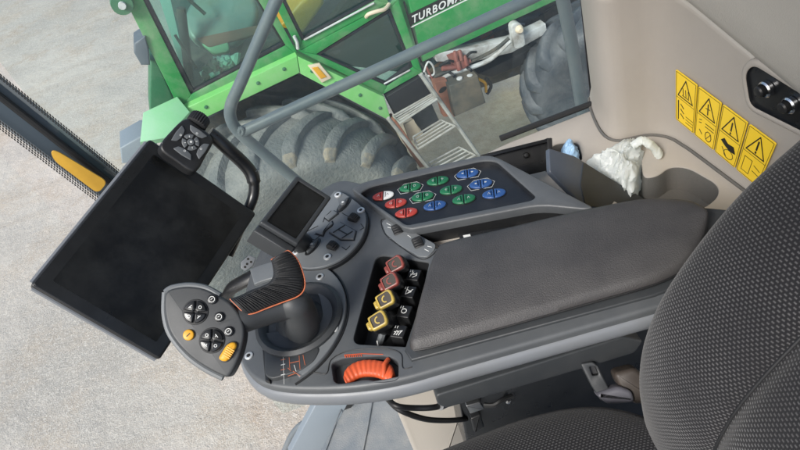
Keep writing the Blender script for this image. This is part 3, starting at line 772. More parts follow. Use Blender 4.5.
# rear wall and corner pillar
k = .78/.75
base = [(.445, 1.03), (.434, 1.0), (.425, .965), (.418, .925), (.419, .90), (.428, .884), (.445, .877), (.470, .872), (.488, .864), (.502, .85), (.51, .834), (.514, .815), (.5185, .79), (.5305, .69), (.5425, .59), (.5665, .39), (.59, .2)]
WN = V((-1, -.12, 0)).normalized(); WP = V((.5185, .79, Zs+.15)); WF = Frame(WP, WN)
def crease(yv):   # height of the ledge along the wall
    c0 = on(689, -3, WP, WN); c1 = on(800, 88, WP, WN); t = (yv-c0.y)/(c1.y-c0.y); return c0.z+(c1.z-c0.z)*t
rowsA = []; hs = [-.01, 0, .02, .08, .16, .24, .32, .38]
cz = [crease(min(y, .86)) for x, y in base]
def wall_row(f):
    r = []
    for (x, y), zc in zip(base, cz):
        z = Zs-.0 + (zc-Zs)*f
        lean = -.02*f
        foot = .006*max(0, 1-f*12)
        r.append(V((x+lean*.6-foot, y, z)))
    return r
b = MB()
fs = [-.03, 0, .03, .08, .2, .4, .6, .8, .9, .97, 1.0]
rows = [wall_row(f) for f in fs]
b.grid(rows, [[(0, 0)]*len(base) for _ in fs], 'beige')
# rounded shoulder above the crease
top = rows[-1]
prof = [(.004, .004), (-.004, .012), (-.014, .022), (-.022, .04), (-.026, .08), (-.03, .2), (-.035, .6)]
r2 = [top]+[[p+V((dx, dx*.12, dz)) for p in top] for dx, dz in prof]
b.grid(r2, [[(0, 0)]*len(base) for _ in r2], 'beige_up')
bmesh.ops.remove_doubles(b.bm, verts=b.bm.verts, dist=.0002)
bmesh.ops.recalc_face_normals(b.bm, faces=b.bm.faces)
wall = b.build('rear_wall', sharp=60); tag(wall, 'moulded beige rear cab wall with rounded corner and ledge', 'wall')
def wallpt(x, y): return on(x, y, WP, WN)
b = MB(); b.tube(catmull([V((x-.009, y-.004, Zs+.001)) for x, y in base], 3), .003, 'liner', 6); b.build('foot_seam', wall)
# socket panel in the wall
WT = Frame(WP+V((-.012, 0, 0)), V((-1, -.12, -.035)).normalized())
b = MB()
sp = rnd(WT.q([(748, 72), (757, 63), (830, 108), (830, 142), (753, 104)]), .012)
b.slab(WT, inset(ccw(sp), -.010), .006, .02, .005, 'beige', holes=[(sp, .005, 'blacksat')])
sk = b.build('socket_panel', wall)
for x, y in ((768, 88), (792, 104)):
    b = MB(); P = WT.px(x, y, .002)
    b.lathe(P, WT.n, [(.0115, 0), (.0115, .006), (.0095, .008), (.009, .004), (.001, .004)], 'chrome', 24)
    b.lathe(P+WT.n*.004-WT.eu*.001, WT.n, [(.0078, 0), (.0078, .010), (.006, .012), (.001, .0125)], 'black', 20)
    b.build('power_socket', sk)
# warning sticker
b = MB()
WS = Frame(WP+V((-.010, 0, 0)), V((-1, -.12, -.035)).normalized())
q = WS.q([(676, 68.5), (676, 118), (759, 187), (778, 144)])
tl, bl, br, tr = [V(p) for p in q]
def su(s_, t_): # bilinear: s along the strip 0..4, t from top 0 to bottom 1
    a = tl.lerp(tr, s_/4); c = bl.lerp(br, s_/4); r_ = a.lerp(c, t_); return (r_.x, r_.y)
stk = thing('warning_sticker', 'yellow strip of four hazard pictogram labels stuck on the beige wall', 'sticker', WS.w(q[1][0], q[1][1], 0))
for i in range(4):
    b = MB()
    b.slab(WS, rnd([su(i+.03, 0), su(i+.97, 0), su(i+.97, 1), su(i+.03, 1)], .003), .0018, .0016, 0, 'yellow')
    L = lambda pts, w=.0011, c=False, mt='ink': b.stroke(WS, [su(i+x, y) for x, y in pts], w, .0022, mt, .0003, c)
    L([(.07, .02), (.93, .02), (.93, .98), (.07, .98)], .0006, True)
    L([(.07, .5), (.93, .5)], .0006)
    L([(.5, .08), (.16, .45), (.84, .45)], .0019, True)
    if i == 0:
        for a in (.38, .5, .62): L([(a, .26), (a+.03, .38)], .0014)
        L([(.36, .40), (.66, .40)], .0014)
        L([(.18, .56), (.18, .94)], .0022); 
        for y in (.6, .7, .8): L([(.3, y), (.38+.1*y, y+.05)], .0018)
        for y in (.78, .84, .9): L([(.56, y), (.9, y)], .0009)
    elif i == 1:
        L([(.5, .2), (.52, .4)], .0022); L([(.42, .3), (.6, .28)], .0012)
        for y in (.6, .66): L([(.2, y), (.3, y-.02)], .0012); L([(.48, y), (.86, y)], .0012)
        b.stroke(WS, [su(i+.66+.14*math.cos(t), .82+.1*math.sin(t)) for t in [k*.63 for k in range(10)]], .0012, .0022, 'ink', .0003, True); L([(.56, .9), (.76, .74)], .0012); L([(.24, .8), (.36, .86)], .0015)
    elif i == 2:
        L([(.5, .2), (.5, .36)], .0026); L([(.5, .40), (.5, .42)], .0026)
        b.slab(WS, [su(i+x, y) for x, y in ((.2, .66), (.32, .58), (.5, .64), (.74, .62), (.86, .74), (.66, .76), (.4, .72))], .0022, .0003, 0, 'ink')
        b.stroke(WS, [su(i+.6+.2*math.cos(t), .84+.09*math.sin(t)) for t in [k*.63 for k in range(10)]], .001, .0022, 'ink', .0003, True); L([(.3, .78), (.5, .9)], .0012)
    else:
        L([(.5, .18), (.5, .35)], .0028); L([(.5, .39), (.5, .415)], .0028)
        L([(.2, .6), (.2, .9), (.5, .9), (.5, .6)], .0008, True); L([(.6, .66), (.85, .7)], .001); L([(.6, .78), (.85, .8)], .001)
    b.build('warning_label', stk)

# things on the shelf
# folded slate plate (side of a flip-up box) beside the pad
PF = Frame(SH.px(590, 190)+V((0, 0, .06)), V((.50, -.62, .6)))
pl = thing('storage_lid', 'dark slate storage lid standing on edge between armrest pad and shelf pockets', 'lid', SH.px(590, 200))
b = MB(); 
b.slab(PF, rnd(PF.q([(549, 148), (575, 156), (642, 198), (640, 210), (596, 208), (583, 206), (550, 172)]), .004), 0, .008, .002, 'grey_plate'); b.build('lid_panel', pl)
b = MB(); b.slab(PF, PF.q([(583, 163), (643, 199), (641, 212), (585, 206), (580, 185)]), .002, .0015, 0, 'console_dark'); b.build('lid_unlit_face', pl)  # dark sheet; the bare left part stays paler as painted reflection
# black channel bracket
BRF = Frame(SH.px(520, 165)+V((0, 0, .10)), V((.05, -.75, .65)))
bk = thing('mounting_bracket', 'black steel channel bracket with round bolt behind the button tray', 'bracket', SH.px(515, 185))
b = MB()
b.slab(BRF, BRF.q([(484, 157), (549, 141), (549, 168), (520, 176), (510, 172)]), 0, .003, .0008, 'black')
b.slab(BRF, BRF.q([(480, 155.5), (549, 138.5), (549.5, 142), (482, 159)]), .012, .014, .001, 'blacksat')
b.slab(BRF, BRF.q([(512, 168), (549.5, 159), (549.5, 170), (520, 177)]), .012, .014, .001, 'blacksat')
b.slab(BRF, BRF.q([(545, 139), (550, 139), (551, 171), (546, 172)]), .014, .016, .001, 'black')
b.build('channel', bk)
b = MB(); P = BRF.px(525.5, 155.5, 0); b.lathe(P, BRF.n, [(.0052, 0), (.0052, .005), (.0035, .0075), (.001, .008)], 'black', 16); b.build('bolt', bk)
# crumpled white bag and blue wrapper
def crumple(name, poly, z0, hgt, mat, label, cat, amp=.01, bury=.03):
    """a soft crumpled body: a domed outline pushed about by ridged noise"""
    b = MB(); out = ccw([tuple(SH.q1(x, y, z0)) for x, y in poly]); out = rnd(out, .01, 4)
    P = resample([V((u, v, 0)) for u, v in out+[out[0]]], 97)[:-1]; n = len(P)
    c = sum(P, V())/n; rings = []; K = 22
    fd = (SH.px(640, 142)-SH.px(604, 180)).normalized(); fp = V((-fd.y, fd.x, 0))
    for k in range(K+1):
        t = k/K; ring = []
        for p in P:
            q = c.lerp(p, math.cos(t*math.pi/2)**.75 if k < K else .01)
            h = z0-bury+(hgt+bury)*math.sin(t*math.pi/2)**.7
            w = SH.w(q.x, q.y, h)
            wf = V((w.dot(fd)*24, w.dot(fp)*95, w.z*40)); r_ = noise.noise(wf*.6); r2_ = 1-2*abs(noise.noise(wf+V((3, 1, 7)))); r3_ = 1-2*abs(noise.noise(wf*2.3+V((9, 4, 2))))
            d = (w-SH.w(c.x, c.y, z0-.01)).normalized()
            ring.append(b.bm.verts.new(w+d*(amp*(.55*r_+.95*r2_+.5*r3_-.45))*min(1, .35+t*3)))
        rings.append(ring)
    mi = b.mi(mat)
    for a_, c_ in zip(rings, rings[1:]):
        for i in range(n): b.face([a_[i-1], a_[i], c_[i], c_[i-1]], mi)
    b.face(rings[-1], mi); b.face(rings[0][::-1], mi)
    return tag(b.build(name, sharp=50), label, cat)
def film_mat():
    m = pbr('thin_white_film', S(240, 245, 243), .3, var=.03, vs=30, bump=.3, bs=90); nt = m.node_tree; b = nt.nodes['Principled BSDF']
    o = nt.nodes['Material Output']; t = nt.nodes.new('ShaderNodeBsdfTranslucent'); t.inputs[0].default_value = S(242, 247, 245)
    tr = nt.nodes.new('ShaderNodeBsdfTransparent'); m1 = nt.nodes.new('ShaderNodeMixShader'); m1.inputs[0].default_value = .45
    m2 = nt.nodes.new('ShaderNodeMixShader'); m2.inputs[0].default_value = .1
    nt.links.new(b.outputs[0], m1.inputs[1]); nt.links.new(t.outputs[0], m1.inputs[2]); nt.links.new(m1.outputs[0], m2.inputs[1]); nt.links.new(tr.outputs[0], m2.inputs[2]); nt.links.new(m2.outputs[0], o.inputs[0])
    return m
M['film'] = film_mat()
M['bluefilm'] = pbr('blue_foil', S(150, 184, 214), .35, var=.1, vs=40, bump=.5, bs=90)
bag = crumple('plastic_bag', [(583, 160), (594, 159), (604, 160), (612, 152), (628, 142), (640, 138), (644, 150), (640, 166), (636, 184), (628, 188), (612, 178), (596, 170)], .006, .022, 'film', 'crumpled translucent white plastic bag stuffed into the shelf pocket', 'plastic bag', .009, .045)
b = MB()
pth = catmull([SH.px(632, 146, .035), SH.px(641, 141, .04), SH.px(648, 143, .035), SH.px(655, 149, .02), SH.px(659, 155, .006)], 8)
b.tube(pth, [.0072+.0006*math.sin(i*2.3)+.0032*i/len(pth) for i in range(len(pth))], 'film', 14, flat=.7)
rg = random.Random(5)
for v in b.bm.verts: v.co += noise.noise_vector(v.co*90)*.0022
b.build('bag_neck', bag, 70)
crumple('foil_wrapper', [(560, 152), (568, 144), (576, 146), (580, 158), (570, 162)], .008, .02, 'bluefilm', 'small pale blue foil wrapper in the pocket behind the storage lid', 'wrapper', .005, .03)

# ------------------------------------------------------------------ armrest console
CF = Frame((0, 0, Zt), (0, 0, 1), (0, 1, 0))
con = thing('armrest_console', 'slate grey armrest control console with coloured buttons and leatherette pad', 'control console', atz(400, 300, Zt-.08))
body_px = [(266, 238), (252, 264), (244, 292), (237, 325), (237, 350), (243, 367), (254, 379.5), (270, 386.5), (300, 389.5), (350, 388.5), (400, 381), (450, 366), (655, 308), (735, 285), (730, 226), (640, 211), (443, 251), (409, 227), (367, 184), (340, 178), (300, 200)]
lever_pk = rnd(CF.q([(376.5, 254), (429, 262), (409, 346.5), (352, 343.5)]), [.016, .004, .004, .012])
wheel_pk = rnd(CF.q([(331, 362), (345, 357), (385, 355), (398, 360), (398, 379), (380, 381.5), (366, 378.5), (350, 382), (334, 383.5)]), .008)
b = MB()
bo = ccw(rnd(CF.q(body_px), [.02, .02, .03, .03, .03, .02, .02, .02, .03, .03, .03, .03, .02, .02, .02, .02, .006, .004, .01, .02, .02]))
b.slab(CF, bo, 0, .016, .005, 'console', holes=[(lever_pk, .032, 'black'), (wheel_pk, .014, 'console_dark')])
b.build('console_body', con)
b = MB(); b.slab(CF, inset(bo, .022), -.036, .03, .004, 'black'); b.build('under_shell', con)
# light trim strip round the outer edge
b = MB(); b.tube([CF.w(u, v, -.0225) for u, v in resample2(inset(bo, .0005))], .0062, 'trim', 14, closed=True, flat=1.9, up=(0, 0, 1)); b.build('trim_strip', con)
# joint groove and small fixings on the body
def groove(pts, r=.0006, h=.0004, m='black', closed=False):
    b = MB(); b.tube(catmull([CF.px(x, y, h) for x, y in pts], 6, closed), r, m, 6, closed=closed); b.build('panel_groove', con)
groove([(306, 371), (318, 373), (327, 373), (331, 360), (345, 352), (365, 349), (388, 349), (401, 354), (403, 368), (412, 367)])
groove([(381, 222), (384, 219), (390, 221), (412, 233), (437, 245), (436, 251), (428, 258), (418, 258), (398, 245), (385, 234)], closed=True)
def screw(x, y, h=.0, fr=CF, par=con, r=.0058):
    b = MB(); P = fr.px(x, y, h)
    b.lathe(P, fr.n, [(r, -.001), (r, .0012), (r*.85, .0018), (r*.5, .0018), (r*.4, .0002), (.0003, 0)], 'screwhead', 18); b.lathe(P, fr.n, [(r*.45, .0010), (r*.45, .0020)], 'ink', 6)
    return b.build('screw', par)
# ring round the lever
def circ3(a, b_, c):
    ax, ay = a; bx, by = b_; cx, cy = c; d = 2*(ax*(by-cy)+bx*(cy-ay)+cx*(ay-by))
    ux = ((ax*ax+ay*ay)*(by-cy)+(bx*bx+by*by)*(cy-ay)+(cx*cx+cy*cy)*(ay-by))/d
    uy = ((ax*ax+ay*ay)*(cx-bx)+(bx*bx+by*by)*(ax-cx)+(cx*cx+cy*cy)*(bx-ax))/d
    return (ux, uy), math.hypot(ax-ux, ay-uy)
rcen, rrad = circ3(CF.q1(304, 262), CF.q1(347, 303), CF.q1(317, 367))
RP = CF.w(*rcen, 0)
def arc_seg(c, r0, r1, a0, a1, n=40):
    p = [(c[0]+r1*math.cos(a0+(a1-a0)*k/n), c[1]+r1*math.sin(a0+(a1-a0)*k/n)) for k in range(n+1)]
    return p+[(c[0]+r0*math.cos(a1+(a0-a1)*k/n), c[1]+r0*math.sin(a1+(a0-a1)*k/n)) for k in range(n+1)]
du, dv = CF.eu, CF.ev
b = MB(); b.slab(CF, arc_seg(rcen, rrad-.034, rrad, R(-72), R(98)), .006, .008, .0018, 'panel_grey'); b.build('lever_ring', con)
b = MB(); b.tube([CF.w(rcen[0]+(rrad+.0018)*math.cos(R(a)), rcen[1]+(rrad+.0018)*math.sin(R(a)), .0002) for a in range(-76, 100, 4)], .0016, 'black', 8); b.build('ring_gap', con)
for x, y in ((320, 277), (334, 329)): screw(x, y, .006)
screw(249, 356, .0)
# dark plate with the lever diagram
b = MB(); b.slab(CF, rnd(CF.q([(266, 336), (300, 332), (322, 352), (316, 364), (302, 374), (274, 382), (267, 378)]), .006), .0075, .008, .0015, 'console_dark')
st = lambda pts, m='orange_line', w=.0009: b.stroke(CF, CF.q(pts, .0078), w*.62, .0079, m)
for k in range(4): st([(281+k*0, 360+k*5), (285, 359+k*5)], 'white' if k % 2 else 'orange_line')
st([(283, 354), (284, 384)], 'white', .0006); st([(289, 356), (290, 370)]); st([(290, 363), (299, 361)]); st([(299, 354), (300, 369)]); st([(303, 355), (305, 365)]); st([(293, 371), (300, 376)]); st([(288, 376), (296, 373)]); st([(294, 365), (296, 371)], 'white')
st([(286, 352), (290, 351)]); st([(295, 350), (303, 348)]); st([(288, 368), (291, 371)])
b.build('diagram_plate', con)
b = MB(); b.slab(CF, rnd(CF.q([(273, 246), (262, 268), (252, 296), (262, 300), (288, 262), (284, 250)]), .006), .0013, .003, .0008, 'console'); b.build('flank_plate', con)
b = MB(); b.slab(CF, CF.q([(262, 336), (268, 336), (271, 384), (266, 382)]), .004, .012, .002, 'black'); b.build('step_edge', con)
# lever boot
bp = CF.px(301, 322, 0)
b = MB(); b.lathe(bp, (0, 0, 1), [(.060, -.002), (.060, .010), (.055, .0135), (.050, .012), (.044, .004), (.034, .004), (.026, .014), (.021, .030), (.019, .05)], 'console_dark', 40); b.build('lever_boot', con)
# D-shaped panel with rockers and rollers
DF = CF.off(.010)
dpx = [(298, 247), (296, 262), (305, 268), (325, 266), (345, 256), (360, 240), (366, 222), (363, 208), (350, 197), (338, 191), (330, 196)]
b = MB(); o = rnd(cat2(DF.q(dpx), 4), .002, 1)
b.slab(DF, inset(ccw(o), -.0025), -.0035, .009, .002, 'black'); b.slab(DF, o, 0, .008, .0015, 'panel_grey'); dpan = b.build('rocker_panel', con)
for x, y in ((338, 195), (361, 210.5), (327.5, 257), (296, 252)): screw(x, y, .0105)
def rocker(c, d, l, w, name='rocker_switch'):
    b = MB(); C0 = V(DF.q1(*c)); D = (V(DF.q1(c[0]+d[0], c[1]+d[1]))-C0).normalized(); ang = math.atan2(D.y, D.x)
    b.slab(DF, ell(tuple(C0), l*1.04, w*1.12, ang), .0008, .002, .0003, 'black')
    b.slab(DF, ell(tuple(C0), l*.8, w*.55, ang), .0045, .004, .0015, 'console'); b.slab(DF, ell(tuple(C0), l*.28, w*.7, ang), .006, .004, .0015, 'panel_grey')
    b.slab(DF, ell(tuple(C0), l*.12, w*.3, ang), .0064, .001, 0, 'white')
    return b.build(name, dpan)
rocker((344, 205), (14, -17), .017, .0065); rocker((313, 247), (14, -17), .017, .0065)
def roller(fr, c, d, r, ln, par, name='roller_wheel', mat='rubber'):
    """knurled roller lying half sunk in its panel"""
    b = MB(); P = fr.px(*c, 0); D = (fr.px(c[0]+d[0], c[1]+d[1], 0)-P).normalized()
    b.lathe(P-D*ln/2, D, [(r*.8, 0), (r, .0012), (r, ln-.0012), (r*.8, ln)], mat, 72, ripple=lambda t: 1+.07*math.cos(18*t))
    return b.build(name, par, 50)
roller(DF, (354, 219), (10, -12), .0085, .012, dpan); roller(DF, (333, 247), (10, -12), .0085, .012, dpan)
def dbtn(pts, h=.003):
    b = MB(); b.slab(DF, inset(ccw(DF.q(pts)), -.0016), .0006, .001, 0, 'black'); b.slab(DF, rnd(DF.q(pts), .0015, 3), h, h+.001, .0008, 'panel_grey'); return b.build('panel_button', dpan)
dbtn([(330, 233), (334, 226), (340, 223), (356, 232), (354, 240), (341, 240)])
dbtn([(316, 234), (322, 229), (332, 222), (333, 225), (325, 231), (323, 236)])
dbtn([(325, 218), (334, 211.5), (338, 214), (329, 221)])
for pts in ([(334, 234), (345, 227)], [(343, 239.5), (353, 233)], [(339, 231), (348, 236)]):
    b = MB(); b.stroke(DF, DF.q(pts), .0017, .0038, 'ink'); b.build('key_mark', dpan)
for pts in ([(331, 211), (325, 217), (323, 222)], [(323, 233), (315, 240), (311, 239)], [(342, 213), (349, 217)], [(361, 224), (364, 228), (360, 230)], [(342, 247), (346, 250), (350, 246)], [(306, 232), (318, 226)]):
    b = MB(); b.stroke(DF, DF.q(pts), .0011, .0004, 'ink'); b.build('panel_print', dpan)
# encoder plate with two rollers
b = MB(); b.slab(CF, rnd(CF.q([(382, 223), (386, 219), (391, 220), (413, 232), (436, 245), (435, 250), (428, 257.5), (419, 257), (399, 245), (386, 234)]), .004), .0015, .003, .0008, 'panel_grey')
for p in ([(387, 224), (391, 226)], [(388, 228), (392, 229)], [(408, 236), (411, 238)], [(425, 250), (429, 252)], [(428, 247), (432, 248)]): b.stroke(CF, CF.q(p), .0007, .0019, 'white')
enc = b.build('encoder_plate', con)
roller(CF.off(.001), (397.5, 230.5), (12, -5), .0088, .014, enc); roller(CF.off(.001), (418, 243.5), (12, -5), .0088, .014, enc)

# button tray
TF = CF.off(.012)
tin = rnd(TF.q([(360, 193), (369, 186.5), (482, 160), (496, 160.5), (536, 196), (532, 200), (409, 224.5), (405, 224)]), [.006, .012, .012, .010, .006, .006, .004, .004])
tout = rnd(TF.q([(350, 188), (366, 180.5), (484, 154.5), (496, 156), (594, 207), (586, 209), (540, 204.5), (411, 229), (402, 227), (372, 205)]), [.01, .02, .015, .015, .006, .006, .02, .004, .004, .01])
b = MB(); b.slab(TF, tout, 0, .014, .003, 'console', holes=[(tin, .009, 'tray')]); tray = b.build('button_tray', con)
b = MB(); b.slab(TF, inset(ccw(tout), .002), -.0142, .03, .001, 'black'); b.build('tray_skirt', tray)
BF = TF.off(-.009)
def oval_button(c, m1, m2, outlined=False, icons=0):
    b = MB(); C0 = V(BF.q1(*c)); D = (V(BF.q1(c[0]+12, c[1]-2.2))-C0); ln = D.length; D.normalize(); ang = math.atan2(D.y, D.x); N_ = V((-D.y, D.x))
    a, w = .0170, .0094
    b.slab(BF, ell(tuple(C0), a*1.08, w*1.12, ang), .0008, .001, 0, 'black')
    for sgn, mm in ((-1, m1), (1, m2)):
        pts = []
        for k in range(15):
            t = -math.pi/2+math.pi*k/14
            x = a*math.cos(t); y = w*math.sin(t); x = max(x, .0007)
            p = C0 + D*(sgn*x) + N_*y; pts.append((p.x, p.y))
        b.slab(BF, pts, .0030, .003, .0013, mm, dome=.0006)
        ic = C0+D*(sgn*a*.42)
        mk = 'outline' if mm != 'white' else 'ink'; hh = .0037
        r = icons % 4
        if r == 0: b.stroke(BF, ell(tuple(ic), .0020, .0020, 0, 8), .0005, hh, mk, .0004, True)
        elif r == 1: b.stroke(BF, [tuple(ic-N_*.0025), tuple(ic+N_*.0025)], .0006, hh, mk); b.stroke(BF, [tuple(ic-D*.002+N_*.001), tuple(ic+D*.002+N_*.001)], .0005, hh, mk)
        elif r == 2: b.sheet(BF, ell(tuple(ic), 0.0018, .0014, ang, 10), hh, mk, .0004)
        else: b.stroke(BF, [tuple(ic-D*.0018-N_*.002), tuple(ic+N_*.002), tuple(ic+D*.0018-N_*.002)], .0005, hh, mk)
    if outlined:
        e = [(-1.28, .1), (-.62, 1.25), (.62, 1.25), (1.28, .1), (.98, -1.1), (-.98, -1.1)]
        b.stroke(BF, [tuple(C0+D*(x*a*.93)+N_*(y*w*.97)) for x, y in e], .0006, .0006, 'outline', .0005, True)
    return b.build('push_button', tray)
for c, m1, m2, ol, ic in [((383.5, 196.5), 'red', 'white', 0, 3), ((396, 204), 'red', 'red', 0, 0), ((406.5, 213.5), 'red', 'red', 0, 1), ((410.5, 188), 'green_b', 'green_b', 1, 0), ((422.8, 197.3), 'green_b', 'green_b', 1, 0), ((435, 206.3), 'blue_b', 'blue_b', 0, 3),
                          ((438, 181.5), 'green_b', 'green_b', 0, 1), ((451.2, 190.5), 'green_b', 'green_b', 0, 1), ((464, 199.8), 'green_b', 'green_b', 0, 3), ((467.7, 174.3), 'blue_b', 'blue_b', 1, 2), ((481, 184.5), 'blue_b', 'blue_b', 1, 2), ((494.2, 194.3), 'blue_b', 'blue_b', 0, 3)]:
    o = oval_button(c, m1, m2, ol, ic)
    cn = {'red': 'red', 'green_b': 'green', 'blue_b': 'blue'}[m1]
    o['label'] = ('red and white' if m2 == 'white' else cn)+' oval push button'+(' with white outline' if ol else '')
# bits in the gap between tray and pad
b = MB(); b.slab(CF, CF.q([(412, 234), (540, 206), (580, 206), (600, 214), (440, 252)], -.024), -.024, .006, .001, 'beige'); b.slab(CF, CF.q([(458, 234), (509, 226), (512, 231), (462, 241)], -.008), -.008, .01, .001, 'blacksat'); b.slab(CF, CF.q([(463, 235.5), (470, 234.2), (471, 237), (464, 238.5)], -.0075), -.0072, .001, 0, 'white'); b.build('slide_rail', con)

# four hydraulic levers in their pocket
for i, (c, k, m) in enumerate((((396, 265), (413.5, 274.5), 'capred'), ((390.5, 282), (408.5, 291.5), 'capred'), ((386, 300), (404, 311), 'capyel'), ((379, 321), (398.5, 331), 'capyel'))):
    b = MB(); hh = .012
    LF = CF.off(hh)
    a = CF.px(c[0]+9, c[1]+10, -.038); t_ = LF.px(c[0], c[1], 0)
    b.tube([a, a.lerp(t_, .5), t_], [.011, .0095, .0085], 'black', 14)
    C0 = LF.q1(c[0]+2, c[1]+1)
    LT = Frame(t_, V((-.25, -.35, .9)), (0, 1, 0))
    sh = [(-.0125, -.0105), (.010, -.0115), (.0135, -.007), (.0135, .007), (.010, .0115), (-.0125, .0105)]
    b.slab(LT, rnd(sh, .003), .002, .014, .003, 'black')
    lv = b.build('hydraulic_lever', con)
    lv['label'] = ('dusty red' if i < 2 else 'dusty yellow')+' capped lever'
    b = MB()
    b.slab(LT, rnd([(x*.92, y*.92) for x, y in sh], .003), .006, .0055, .0025, m, holes=[(rnd([(-.0085, -.0072), (.008, -.0078), (.0098, 0), (.008, .0078), (-.0085, .0072)], .003), .0016, 'capface')])
    b.slab(LT, rnd([(-.017, -.005), (-.011, -.006), (-.011, .006), (-.017, .005)], .002), .003, .007, .002, m)
    b.stroke(LT, ell((.001, 0), .0042, .0042, 0, 12)[3:10], .0016, .0050, m, .0008)
    b.build('lever_cap', lv)
    b = MB(); KF = CF.off(-.006); K0 = KF.q1(*k)
    kd = (V(KF.q1(k[0]+4, k[1]-10))-V(K0)).normalized(); kn = V((kd.y, -kd.x))
    P4 = [tuple(V(K0)+kd*x+kn*y) for x, y in ((-.0095, -.009), (.0095, -.009), (.0095, .009), (-.0095, .009))]
    b.slab(KF, rnd(P4, .002), .0, .03, .0015, 'black')
    sy = lambda pts, w=.0008: b.stroke(KF, [tuple(V(K0)+kd*x+kn*y) for x, y in pts], w, .0004, 'white')
    for yy in (-.006, -.003): sy([(.004, yy), (.007, yy)])
    if i == 2: b.stroke(KF, ell(K0, .0035, .0035, 0, 10), .0009, .0004, 'white', .0005, True)
    elif i == 1: sy([(-.005, -.003), (0, .004), (.003, -.003), (-.005, -.003)]); sy([(-.002, 0), (.004, .005)])
    elif i == 0: sy([(-.005, 0), (-.001, .005), (.003, .004)]); sy([(-.004, -.004), (.004, -.001)]); sy([(0, -.004), (.001, .003)])
    else:
        for yy in (-.004, -.001, .002): sy([(-.006, yy), (0, yy+.002)], .0011)
        sy([(-.002, -.005), (.001, .005)])
    b.build('symbol_tile', lv)
b = MB(); a = CF.px(379, 346, -.036); c_ = CF.px(383, 333, -.02); b.tube([a, c_], .005, 'panel_grey', 8); b.stroke(CF, CF.q([(377, 341), (378, 346.5)], -.01), .0012, -.01, 'white', .0008); b.build('lever_stop', con)

# orange thumb wheel
b = MB()
WFr = CF.off(-.006)
wu = resample(catmull([WFr.px(x, y) for x, y in [(344, 379), (345.5, 371), (352, 364.5), (362, 360.5), (374, 360), (385, 362), (392, 366), (395, 374)]], 8), 140)
wl = resample(catmull([WFr.px(x, y) for x, y in [(347, 386), (351, 383), (357, 378.5), (364, 376.3), (373, 376.6), (380, 378.5), (386, 382), (392, 382)]], 8), 140)
b.pillow(wu, wl, (0, -.1, 1), .006, .010, 'orange', 12, .00035, 12, .34, .03)
P = WFr.px(386, 368, .003); D = (WFr.px(390, 358)-WFr.px(384, 379)).normalized()
b.tube([P-D*.011+V((0, 0, .001)), P+V((0, 0, .0075)), P+D*.011+V((0, 0, .001))], .0030, 'orange', 10)
b.build('thumb_wheel', con, 60)
b = MB()
for k in range(9):
    x = 345+k*2.0; y = 356.3-.12*k
    b.stroke(CF, CF.q([(x, y-1.2+.4*(k > 5)), (x+.6, y+1.1)]), .0012 if k < 6 else .0008, .0006, 'orange')
b.stroke(CF, CF.q([(344.5, 355.2), (362, 353.9), (383, 354.6)]), .0006, .0007, 'orange'); b.build('wheel_scale', con)

# armrest pad
AF = CF.off(.016)
pA = resample(catmull([AF.px(x, y) for x, y in [(411, 348), (412, 341), (419, 313), (427, 283), (435, 256), (441, 247), (452, 243)]], 8), 8)
ptop = resample(catmull([AF.px(x, y) for x, y in [(437, 256), (441, 249), (452, 243), (500, 232), (560, 218), (622, 205), (650, 202), (684, 204), (702, 212), (708, 221)]], 8), 90)
pbot = resample(catmull([AF.px(x, y) for x, y in [(410, 347), (413, 350.5), (424, 350), (480, 334.5), (540, 318), (600, 301), (655, 285), (684, 270), (700, 250), (708, 226)]], 8), 90)
b = MB(); b.pillow(ptop, pbot, V((0, 0, 1)), .019, .016, 'pad', 0, 0, 28, .30, .035); b.build('armrest_pad', con, 60)
b = MB(); b.tube(catmull([p+V((0, -.0004, .0015)) for p in pbot[2:-2:4]], 3), .0011, 'black', 6); b.build('pad_seam', con)
b = MB(); b.slab(CF, inset(ccw(CF.q([(440, 246), (645, 204), (730, 212), (725, 270), (655, 297), (412, 362), (405, 352)])), .0), .004, .006, .002, 'console_dark'); b.build('pad_base', con)
# dark box and rail under the arm
UF = Frame(aty(540, 365, .50), (0, -1, .12))
b = MB(); b.slab(UF, rnd(UF.q([(434, 390), (620, 332), (640, 336), (632, 348), (600, 358), (445, 403), (436, 400)]), .006), .01, .06, .003, 'console_dark')
tag(b.build('slide_box'), 'long dark grey slide box hanging under the armrest', 'slide box')
sb = thing('seat_base', 'black seat base box with metal rail under the armrest', 'seat base', aty(540, 420, .53))
UF2 = Frame(aty(540, 395, .54), (0, -1, .05))
b = MB(); b.slab(UF2, UF2.q([(455, 380), (668, 308), (700, 420), (470, 460)]), 0, .08, .004, 'blacksat'); b.build('base_box', sb)
b = MB(); b.slab(UF2, rnd(UF2.q([(464, 400), (478, 396), (482, 403), (468, 408)]), .002), .012, .012, .002, 'steel'); b.lathe(UF2.px(507, 399, .004), UF2.n, [(.004, 0), (.004, .006), (.002, .008)], 'chrome', 12)
b.slab(UF2, rnd(UF2.q([(468, 412), (478, 408), (482, 420), (472, 426)]), .003), .014, .014, .003, 'black'); b.tube(catmull([UF2.px(484, 405, .012), UF2.px(494, 405, .018), UF2.px(502, 400, .016), UF2.px(512, 396, .01)], 5), .004, 'black', 8); b.tube([UF2.px(500, 384, .01), UF2.px(506, 382, .01)], .002, 'chrome', 6)
b.build('rail_fitting', sb)
